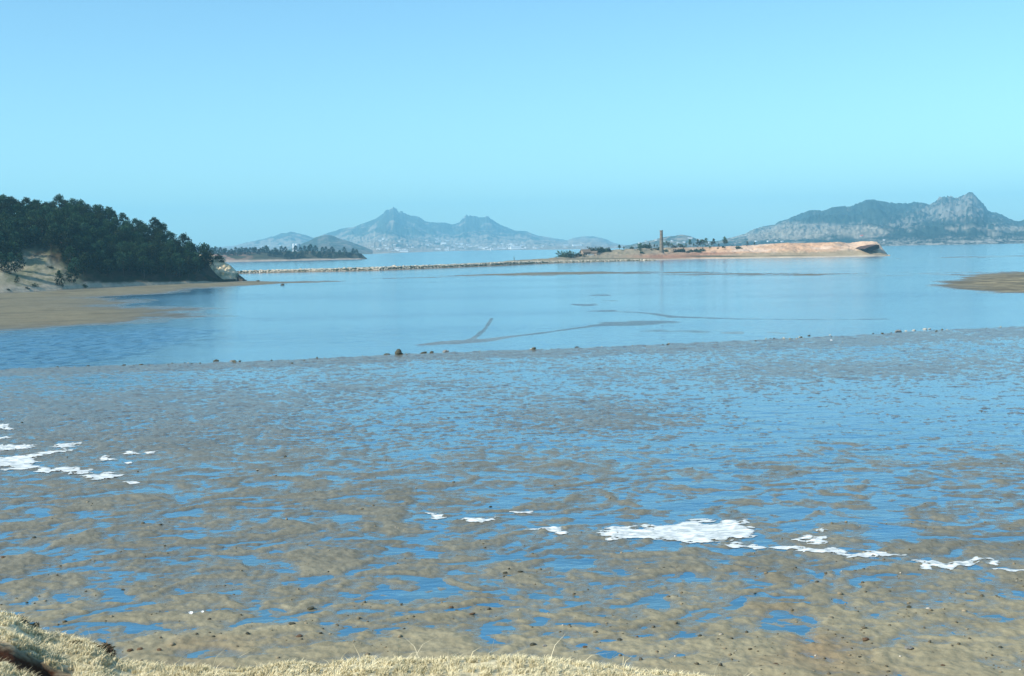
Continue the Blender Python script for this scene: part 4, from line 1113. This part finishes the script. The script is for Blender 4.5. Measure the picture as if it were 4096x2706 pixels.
for a, b_, w, hr, k, lab in [(909, 651, 10, .4, 'grey', 'flat smooth grey stone by a narrow pool near the lower right corner'), (865.5, 641, 7, .5, 'brown', 'rust-brown stone right of the round blue pool'), (909, 608, 5, .6, 'dark', 'dark stone at the edge of a long pool on the right'),
                             (533, 646, 6.5, .55, 'dark', 'dark stone just above the middle of the grass edge'), (545, 648, 5, .5, 'grey', 'pale grey stone at the right of the dark stone above the grass edge'), (620, 641, 6, .35, 'dark', 'flat black stone between the grass edge and a small pool'),
                             (585, 647.5, 5, .4, 'brown', 'brown stone between the flat black stone and the grey stone'), (451.5, 608, 4.5, .5, 'brown', 'dark brown stone near the centre of the lower flat'), (457, 612, 3.5, .4, 'dark', 'small dark stone just below the dark brown one'),
                             (472, 615.5, 7, .3, 'brown', 'long low brown stone on a tan mound near the centre'), (311, 610, 8, .38, 'dark', 'dark slab-like stone with a wet top at the end of a branching pool'), (292, 628.5, 6.5, .4, 'dark', 'low dark stone below the slab-like stone'),
                             (299, 638, 6.5, .3, 'brown', 'flat brown stone above the dry sand at lower left'), (247.5, 636.5, 4.5, .6, 'dark', 'round dark stone left of the flat brown stone'), (213.5, 638.5, 3.2, .6, 'dark', 'little dark stone left of the round dark stone'),
                             (130, 653, 6, .45, 'brown', 'first of three brown clods under the left pools'), (140, 652.6, 6, .45, 'brown', 'second of three brown clods under the left pools'), (159.5, 653.2, 5, .5, 'brown', 'third brown clod set apart from the other two'),
                             (3.5, 559.5, 5, .45, 'brown', 'red-brown stone at the left border beside a thin pool'), (285.5, 457, 3.4, .6, 'dark', 'dark stone on mud above the pools left of the centre'), (257.5, 471, 2.4, .6, 'dark', 'small dark stone below and left of the other on the middle flat'),
                             (22, 423, 2.6, .6, 'dark', 'small dark stone by the topmost scrap of foam on the left'), (34, 538.5, 3.6, .5, 'dark', 'dark stone beside a slanting pool on the far left'), (490.5, 507, 3.4, .5, 'dark', 'dark stone on the mud right of the centre of the flat'), (519.5, 518.5, 0.1, .5, 'dark', None),
                             (555, 486, 2.4, .6, 'dark', 'small dark stone above the thin line of foam'), (165, 547, 2.6, .6, 'dark', 'lone dark stone on the mud left of the crescent pool'), (123, 590, 3.4, .5, 'dark', 'dark stone on the mound between the lower left pools'),
                             (27, 603, 3, .6, 'dark', 'dark stone close above the grass at the left border'), (755, 593.5, 3, .5, 'dark', 'dark stone by the pool below the big foam patch'), (520.5, 573, 6, .35, 'dark', 'dark weedy hummock stone by a small pool at the centre'),
                             (505, 574, 5, .4, 'dark', 'dark stone left of the weedy hummock'), (343, 609, 0.1, .5, 'dark', None), (637, 637, 3, .5, 'brown', 'small brown stone right of the flat black stone'), (860, 660, 4, .4, 'dark', 'small dark stone above the narrow pool at lower right'),
                             (943, 668, 5, .35, 'brown', 'low brown stone almost at the lower border on the right'), (776, 667.5, 5, .4, 'brown', 'brown stone on dry sand right of the end of the grass'), (700, 637.5, 4.5, .45, 'dark', 'dark stone on the mound left of the round blue pool'),
                             (1000, 649, 5, .4, 'dark', 'dark stone near the right border above the last pools'), (992, 648, 0.1, .3, 'dark', None)]:
    if lab: stone(a, b_, w, hr, k, lab)
# scraps of shell
def shell(px, py, w, label):
    gx, gy = ground(px, py); s = float(gy) / FPX * w
    z = max(float(mud_height(np.array([gx]), np.array([gy]))[0][0]), 0)
    bm = bmesh.new(); c = bm.verts.new((0, -.35, .02)); tp = []; bt = []
    for k in range(7):
        a = math.pi * (.1 + .8 * k / 6)
        tp.append(bm.verts.new((.5 * math.cos(a), .5 * math.sin(a) - .1, .33 + (.05 if k % 2 else 0))))
    for k in range(6): bm.faces.new((c, tp[k], tp[k + 1]))
    me = bpy.data.meshes.new('shell'); bm.to_mesh(me); bm.free(); me.materials.append(st_mats['white'])
    o = link('shell', me, None, (float(gx), float(gy), z), (.5, 0, .1), (s, s, s)); sm = o.modifiers.new('thickness', 'SOLIDIFY'); sm.thickness = .06
    tag(o, label, 'shell')
shell(191, 617, 5, 'small white fan-shaped shell lying left of a dark mound at lower left')
shell(202.5, 614.6, 3.4, 'smaller white shell just right of the fan-shaped one')

# gravel of pebbles and clods
n = 3600
ppx = rng.uniform(-60, 1084, n); ppy = 372 + (690 - 372) * rng.uniform(0, 1, n) ** .55
gx, gy = ground(ppx, ppy)
hh = mud_height(gx, gy)[0]
dens = fbm(gx / 3, gy / 3, 431, 3)
keep = (hh > 0.012) & (dens + rng.uniform(-.5, .5, n) > 0.0)
gx, gy, hh = gx[keep], gy[keep], hh[keep]; n = len(gx)
size = np.clip(rng.gamma(2.0, .013, n), .012, .07)
tone = rng.uniform(0, 1, (n, 1))
colr = np.where(tone < .6, np.array([.12, .10, .065]), np.where(tone < .95, np.array([.25, .2, .13]), np.array([.5, .44, .36]))) * rng.uniform(.7, 1.3, (n, 1))
me = rock_pile('pebbles', np.stack([gx, gy, hh + size * .2], 1), size, colr, earth_mat('pebble_stone', rough=.8, noise_scale=20, var=.2), 9, flat=.6)
tag(link('pebbles', me), 'scattered small pebbles and mud clods over the bare mud', 'pebbles', None, 'stuff')
# row of small stones along the far edge of the mud bank
n = 600
ppx = rng.uniform(-60, 1084, n); ppy = interp(DIKE, ppx) + np.abs(rng.normal(0.9, .9, n))
dn = fbm(ppx / 25, 0 * ppx, 441, 3)
keep = dn + rng.uniform(-.6, .6, n) + np.where(ppx < 190, .15, 0) > 0.38
ppx, ppy = ppx[keep], ppy[keep]; n = len(ppx)
gx, gy = ground(ppx, ppy); hh = mud_height(gx, gy)[0]
size = np.clip(rng.gamma(1.6, .04, n), .03, .22)
colr = np.where(rng.uniform(0, 1, (n, 1)) < .7, np.array([.09, .085, .055]), np.array([.33, .3, .23])) * rng.uniform(.7, 1.3, (n, 1))
me = rock_pile('bank_stones', np.stack([gx, gy, np.maximum(hh, 0) + size * .25], 1), size, colr, MATS['pebble_stone'], 10)
tag(link('bank_stones', me), 'small weedy stones strung along the far edge of the low mud bank', 'stones', None, 'stuff')

# ------------------------------------------------------------------ foam
foam = bpy.data.materials.new('foam'); foam.use_nodes = True
t = foam.node_tree; p = t.nodes['Principled BSDF']; p.inputs['Roughness'].default_value = .6
at = t.nodes.new('ShaderNodeAttribute'); at.attribute_name = 'col'
t.links.new(at.outputs['Color'], p.inputs['Base Color'])
tc = t.nodes.new('ShaderNodeTexCoord'); nz = t.nodes.new('ShaderNodeTexNoise'); nz.inputs['Scale'].default_value = 14; nz.inputs['Detail'].default_value = 4
t.links.new(tc.outputs['Object'], nz.inputs['Vector'])
bp = t.nodes.new('ShaderNodeBump'); bp.inputs['Strength'].default_value = .15; bp.inputs['Distance'].default_value = .02
t.links.new(nz.outputs['Fac'], bp.inputs['Height']); t.links.new(bp.outputs[0], p.inputs['Normal'])
A7 = lambda P: [(400 + x * .1685, 500 + y * .1685) for x, y in P]
A6 = lambda P: [(675 + x * .147, 525 + y * .1474) for x, y in P]
A1 = lambda P: [(x * .1474, 400 + y * .1474) for x, y in P]
FOAM = [
    (A7([(1170, 185), (1210, 165), (1260, 155), (1380, 160), (1420, 175), (1500, 180), (1440, 152), (1500, 155), (1600, 148), (1720, 125), (1800, 112), (1870, 115), (1860, 130), (1790, 148), (1940, 130), (2040, 120), (2065, 130), (2010, 150), (2100, 165), (2110, 185), (2090, 205), (2110, 225), (1990, 235), (1930, 250), (1800, 258), (1700, 250), (1560, 240), (1440, 232), (1330, 235), (1250, 240), (1190, 210)]), 'largest and broadest white foam patch, right of the centre of the flat'),
    (A7([(345, 125), (380, 110), (450, 108), (520, 112), (580, 102), (612, 108), (560, 122), (480, 135), (400, 134)]), 'spindle-shaped foam patch left of the large one'),
    (A7([(705, 178), (790, 170), (870, 168), (930, 161), (965, 172), (1000, 200), (970, 209), (930, 198), (900, 187), (800, 184), (730, 187)]), 'thin hooked foam line just left of the large patch'),
    (A7([(655, 72), (740, 74), (780, 69), (775, 82), (700, 82)]), 'short foam dash above the hooked foam line'),
    (A7([(160, 78), (205, 82), (262, 105), (220, 117), (180, 110), (215, 98)]), 'small arrow-shaped foam scrap, leftmost of the middle foam'),
    (A7([(1925, 278), (1990, 250), (2030, 260), (1985, 268), (2060, 278), (1990, 287)]), 'ragged foam scrap hanging under the right end of the large patch'),
    (A7([(2062, 286), (2100, 268), (2165, 286), (2110, 293)]), 'small oval foam piece right of the ragged scrap'),
    (A6([(645, 158), (700, 140), (800, 148), (900, 162), (1000, 173), (1080, 152), (1140, 178), (1200, 203), (1260, 198), (1310, 175), (1380, 187), (1460, 200), (1555, 210), (1460, 215), (1350, 212), (1250, 228), (1180, 231), (1065, 222), (1120, 208), (1050, 196), (900, 198), (830, 181), (720, 168)]), 'long wavy foam ribbon trailing right from the large patch'),
    (A6([(800, 106), (870, 88), (910, 73), (960, 93), (1012, 83), (1002, 110), (1012, 137), (940, 141), (860, 124)]), 'fan-shaped foam patch above the long wavy ribbon'),
    (A6([(975, 43), (1010, 38), (1035, 42), (1000, 52)]), 'tiny foam fleck above the fan-shaped patch'),
    (A6([(1615, 238), (1710, 243), (1760, 259), (1850, 280), (1900, 259), (1990, 258), (2050, 233), (2140, 227), (2175, 245), (2197, 265), (2180, 280), (2130, 264), (2165, 262), (2140, 243), (2080, 245), (2020, 264), (1990, 278), (1900, 283), (1885, 313), (1840, 297), (1760, 284), (1720, 275), (1740, 310), (1690, 305), (1690, 262), (1640, 252)]), 'thin meandering foam line with a curled end near the right border'),
    (A6([(2160, 298), (2230, 297), (2300, 309), (2400, 306), (2400, 321), (2280, 323), (2200, 314)]), 'foam streak running out of the view at the right border'),
    (A1([(-60, 170), (40, 163), (80, 183), (92, 205), (40, 202), (-60, 192)]), 'uppermost foam scrap on the left border'),
    (A1([(-60, 256), (72, 258), (30, 270), (-60, 272)]), 'thin foam dash on the left border under the uppermost scrap'),
    (A1([(-80, 310), (100, 306), (248, 313), (245, 330), (120, 334), (20, 350), (-80, 352)]), 'smooth tongue of foam entering from the left border'),
    (A1([(340, 322), (400, 303), (565, 290), (520, 312), (420, 328)]), 'slim slanting foam piece right of the smooth tongue'),
    (A1([(-80, 402), (100, 388), (200, 373), (330, 348), (440, 338), (495, 346), (380, 363), (290, 383), (230, 402), (295, 420), (215, 432), (280, 453), (350, 472), (430, 457), (500, 452), (560, 478), (655, 468), (595, 492), (570, 500), (640, 512), (760, 487), (795, 503), (858, 515), (760, 538), (640, 548), (560, 523), (470, 493), (400, 490), (330, 495), (235, 487), (270, 468), (150, 474), (30, 478), (55, 457), (-80, 445)]), 'long branching foam band, largest on the left side'),
    (A1([(820, 370), (890, 355), (965, 367), (870, 379)]), 'narrow foam streak right of the branching band'),
    (A1([(970, 360), (1065, 348), (1022, 371)]), 'little foam wedge at the right end of the narrow streak'),
    (A1([(655, 412), (710, 383), (755, 387), (715, 398), (785, 405), (700, 415)]), 'small split foam scrap above the branching band'),
    (A1([(830, 557), (890, 556), (940, 566), (880, 571)]), 'faint low foam smear below the tip of the branching band'),
    (A1([(850, 428), (880, 422), (890, 432), (860, 436)]), 'foam dot under the narrow streak'),
]
for P, lab in FOAM:
    W = np.array(ground([p[0] for p in P], [p[1] for p in P])).T
    x0, y0 = W.min(0) - .15; x1, y1 = W.max(0) + .15
    cs = max(.035, min(.09, math.sqrt((x1 - x0) * (y1 - y0)) / 110))
    gx = np.arange(x0, x1, cs); gy = np.arange(y0, y1, cs)
    GX, GY = np.meshgrid(gx, gy)
    sdv = poly_sd(GX, GY, W)
    sc_ = min(1.0, max(.25, sdv.max() / .5))
    edge = (fbm(GX / .9, GY / .55, 451, 4, .6) * .30 + .12 * perlin(GX / .5, GY / .12, 455)) * sc_
    hole = fbm(GX / .6 + 3, GY / .35, 461, 4, .6)
    edge = edge * (0.45 + .55 * sstep(.25, .9, sc_)); f = sdv + .02 + .06 * (1 - sstep(.3, 1.0, sc_)) + edge + np.where(hole < -.32, -0.35, 0) * sc_ * np.exp(-np.clip(sdv, 0, 9) / .9)
    keepv = f > 0
    mh = np.maximum(mud_height(GX, GY)[0], 0)
    Z = mh + .014 + .016 * sstep(0, .30 * sc_ + .03, f) * (1 + .25 * fbm(GX / .5, GY / .4, 471, 2)) * (0.4 + .6 * sc_)
    nr, nc = GX.shape
    Fq = grid_faces(nr, nc)
    kf = keepv.ravel()[Fq].sum(1) >= 3
    Fq = Fq[kf]
    if not len(Fq): continue
    used, inv = np.unique(Fq, return_inverse=True)
    V = np.stack([GX, GY, Z], -1).reshape(-1, 3)[used]
    thin = sstep(0.0, .16 * sc_ + .02, f).ravel()[used]
    h2 = sstep(-.28, -.05, hole).ravel()[used]
    str_ = sstep(-.35, .25, fbm(GX / .8, GY / .22, 481, 4, .6)).ravel()[used]
    c = mixc((.46, .50, .48), (.90, .90, .87), thin * (0.25 + .75 * h2) * (.45 + .55 * str_))  # thin edges greyer; grey streaks and hollows paint shading into the foam
    me = mesh_np('foam', V, inv.reshape(Fq.shape), foam, {'col': c}, smooth=True)
    tag(link('foam_patch', me), lab, 'foam', 'foam patches lying on the flat')

# ------------------------------------------------------------------ the grassy bank in front
CREST = [(-400, 585), (-60, 600), (0, 612), (15, 621), (25, 627), (41, 632.6), (66, 636), (82.5, 641), (94, 652), (109, 662), (125, 664.5), (170, 665), (206, 665), (243, 664), (262, 661.5), (280, 660), (295, 661.5), (317, 664), (339, 658),
         (350, 655), (391, 654.5), (432, 655), (473, 655), (500, 654), (521, 652), (541, 654), (569, 659), (596, 663.5), (637, 666), (675, 670), (704, 674), (734, 678), (780, 683), (1024, 700), (1400, 720)]
def crest_depth(u): return interp([(-400, 15.5), (60, 16.0), (110, 15.0), (400, 15.0), (1400, 15.0)], u)
def bank(X, Y):
    u = 512 + FPX * X / np.maximum(Y, 3)
    # beside the camera use the border values
    dC = crest_depth(u)
    zc = height_at(u, interp(CREST, u), dC)[1]
    s = (8.35 - zc) / dC
    z = np.where(Y <= dC, zc + (dC - Y) * s, zc - (Y - dC) * .52)
    z = z + (0.05 * perlin(X / 0.9, Y / .9, 481) + .03 * perlin(X / .35, Y / .35, 482)) * np.where(Y < dC, 1, .6)
    rnd = np.exp(-((Y - dC) / .5) ** 2) * -.05
    px, py = project(X, Y, z)
    g = seg_dist(px, py, [(-60, 624), (0, 650), (18, 658), (36, 667), (56, 680), (90, 700)])
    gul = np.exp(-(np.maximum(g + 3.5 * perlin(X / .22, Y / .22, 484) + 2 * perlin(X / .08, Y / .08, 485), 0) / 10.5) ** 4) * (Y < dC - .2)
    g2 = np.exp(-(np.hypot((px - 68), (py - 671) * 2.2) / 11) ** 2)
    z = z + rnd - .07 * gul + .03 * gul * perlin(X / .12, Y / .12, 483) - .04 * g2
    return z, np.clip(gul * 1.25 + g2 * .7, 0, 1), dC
ubk = np.linspace(-340, 1364, 420)
ybk = np.concatenate([np.linspace(-2, 8, 20), np.linspace(8.2, 17.5, 110), np.linspace(18, 34, 30)])
UB, YB = np.meshgrid(ubk, ybk)
XB = (UB - 512) / FPX * np.maximum(YB, 6) * 1.0
ZB, gulB, dCB = bank(XB, np.maximum(YB, 0.5))
ZB = np.maximum(ZB, -.6)
nb = fbm(XB / .8, YB / .8, 491, 4, .6)
cb_ = mixc((.66, .57, .37), (.36, .30, .17), sstep(-.05, .45, nb))
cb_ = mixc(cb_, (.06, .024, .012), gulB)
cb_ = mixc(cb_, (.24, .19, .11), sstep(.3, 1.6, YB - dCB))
bank_mat = earth_mat('bank_soil', rough=1, noise_scale=9, var=.3, bump=.6, bump_scale=18, bdist=.03, spec=.05)
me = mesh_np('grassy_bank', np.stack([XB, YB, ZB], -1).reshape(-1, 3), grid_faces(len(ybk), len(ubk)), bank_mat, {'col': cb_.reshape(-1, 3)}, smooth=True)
tag(link('grassy_bank', me), kind='structure')

def blades(name, n, seed, hmin, hmax, ymin, ymax, u0=-60, u1=1084, wid=.010, dens_thr=None, cols=((.80, .70, .46), (.50, .42, .24))):
    r = np.random.default_rng(seed)
    u = r.uniform(u0, u1, n); dC = crest_depth(u)
    y = dC + r.uniform(ymin, ymax, n)
    x = (u - 512) / FPX * y
    # tufts
    cx = np.round(x / .16) * .16; cy = np.round(y / .16) * .16
    jit = _hash((cx * 1000).astype(np.int64), (cy * 1000).astype(np.int64), 3) / 4294967296.0
    pull = .3
    x = x + (cx + (jit - .5) * .1 - x) * pull; y = y + (cy - y) * pull
    z, g, dC = bank(x, y)
    d = fbm(x / .7, y / .7, 495, 3)
    keep = (g < .45) & (jit + d * .5 > .22)
    if dens_thr is not None: keep &= d > dens_thr
    x, y, z, jit, d = x[keep], y[keep], z[keep], jit[keep], d[keep]; n = len(x)
    h = r.uniform(hmin, hmax, n) * (.55 + .8 * jit)
    lean = np.stack([r.normal(.3, .7, n), r.normal(0, .6, n)], 1)
    ang = r.uniform(0, math.pi, n); w = wid * r.uniform(.6, 1.4, n)
    dx, dy = np.cos(ang) * w, np.sin(ang) * w
    b0 = np.stack([x - dx, y - dy, z - .02], 1); b1 = np.stack([x + dx, y + dy, z - .02], 1)
    mx_, my_ = x + lean[:, 0] * h * .35, y + lean[:, 1] * h * .35
    m0 = np.stack([mx_ - dx * .7, my_ - dy * .7, z + h * .6], 1); m1 = np.stack([mx_ + dx * .7, my_ + dy * .7, z + h * .6], 1)
    tp = np.stack([x + lean[:, 0] * h, y + lean[:, 1] * h, z + h * .95], 1)
    V = np.stack([b0, b1, m0, m1, tp], 1).reshape(-1, 3)
    i = np.arange(n)[:, None] * 5
    F = np.concatenate([i + np.array([[0, 1, 3]]), i + np.array([[0, 3, 2]]), i + np.array([[2, 3, 4]])], 0)
    c = mixc(cols[0], cols[1], np.clip(.2 + .7 * d + r.uniform(-.2, .2, n), 0, 1)) * r.uniform(.85, 1.15, (n, 1))
    return mesh_np(name, V, F, bank_grass, {'col': np.repeat(c, 5, axis=0)})
bank_grass = bpy.data.materials.new('dry_grass'); bank_grass.use_nodes = True
t = bank_grass.node_tree; p = t.nodes['Principled BSDF']; p.inputs['Roughness'].default_value = .8; p.inputs['Specular IOR Level'].default_value = .15
at = t.nodes.new('ShaderNodeAttribute'); at.attribute_name = 'col'; t.links.new(at.outputs['Color'], p.inputs['Base Color'])
me = blades('dry_grass', 240000, 21, .02, .06, -5.5, .5, wid=.0042)
tag(link('dry_grass', me), 'straw-coloured dry grass covering the bank in the foreground', 'grass', None, 'stuff')
me = blades('tall_grass', 500, 22, .10, .26, -2.5, .35, wid=.004, dens_thr=.12, cols=((.82, .72, .5), (.6, .5, .3)))
tag(link('tall_grass', me), 'taller pale grass stalks standing up along the edge of the bank', 'grass', None, 'stuff')

twigs = [shrub_mesh(740 + i, 520, (0.17, 0.115, 0.07)) for i in range(2)]
for k, (px_, dd, s, lab) in enumerate([(84, -.15, .11, 'brown bush on the lower right shoulder of the grassy bank'), (92, -.35, .09, 'small brown bush just right of the larger one on the bank'), (6, -.15, .10, 'dark bush on the bank top at the left border'),
                             (69, -1.0, .11, 'low dark bush in the hollow of the bank above the lower border'), (16, -.1, .08, 'little bush right of the dark one on the bank top')]):
    yb_ = float(crest_depth(px_)) + dd; xb_ = (px_ - 512) / FPX * yb_
    zb_ = float(bank(np.array([xb_]), np.array([yb_]))[0][0])
    o = link('dry_bush', twigs[k % 2], None, (xb_, yb_, zb_ - .03), (0, 0, k), (s * 1.6, s, s * .8)); tag(o, lab, 'bush')

# ------------------------------------------------------------------ haze
V = [(-10600, -400, -1.6), (10600, -400, -1.6), (10600, 10600, -1.6), (-10600, 10600, -1.6), (-10600, -400, 340), (10600, -400, 340), (10600, 10600, 340), (-10600, 10600, 340)]
me = bpy.data.meshes.new('haze')
me.from_pydata(V, [], [(0, 1, 5, 4), (1, 2, 6, 5), (2, 3, 7, 6), (3, 0, 4, 7), (4, 5, 6, 7), (3, 2, 1, 0)])
hm = bpy.data.materials.new('haze'); hm.use_nodes = True
t = hm.node_tree
for nd in list(t.nodes): t.nodes.remove(nd)
vo = t.nodes.new('ShaderNodeVolumePrincipled'); vo.inputs['Color'].default_value = (.36, .79, 1.0, 1)
vo.inputs['Density'].default_value = 1.4e-4; vo.inputs['Anisotropy'].default_value = 0.0
out = t.nodes.new('ShaderNodeOutputMaterial'); t.links.new(vo.outputs[0], out.inputs['Volume'])
me.materials.append(hm)
tag(link('haze', me), kind='stuff')
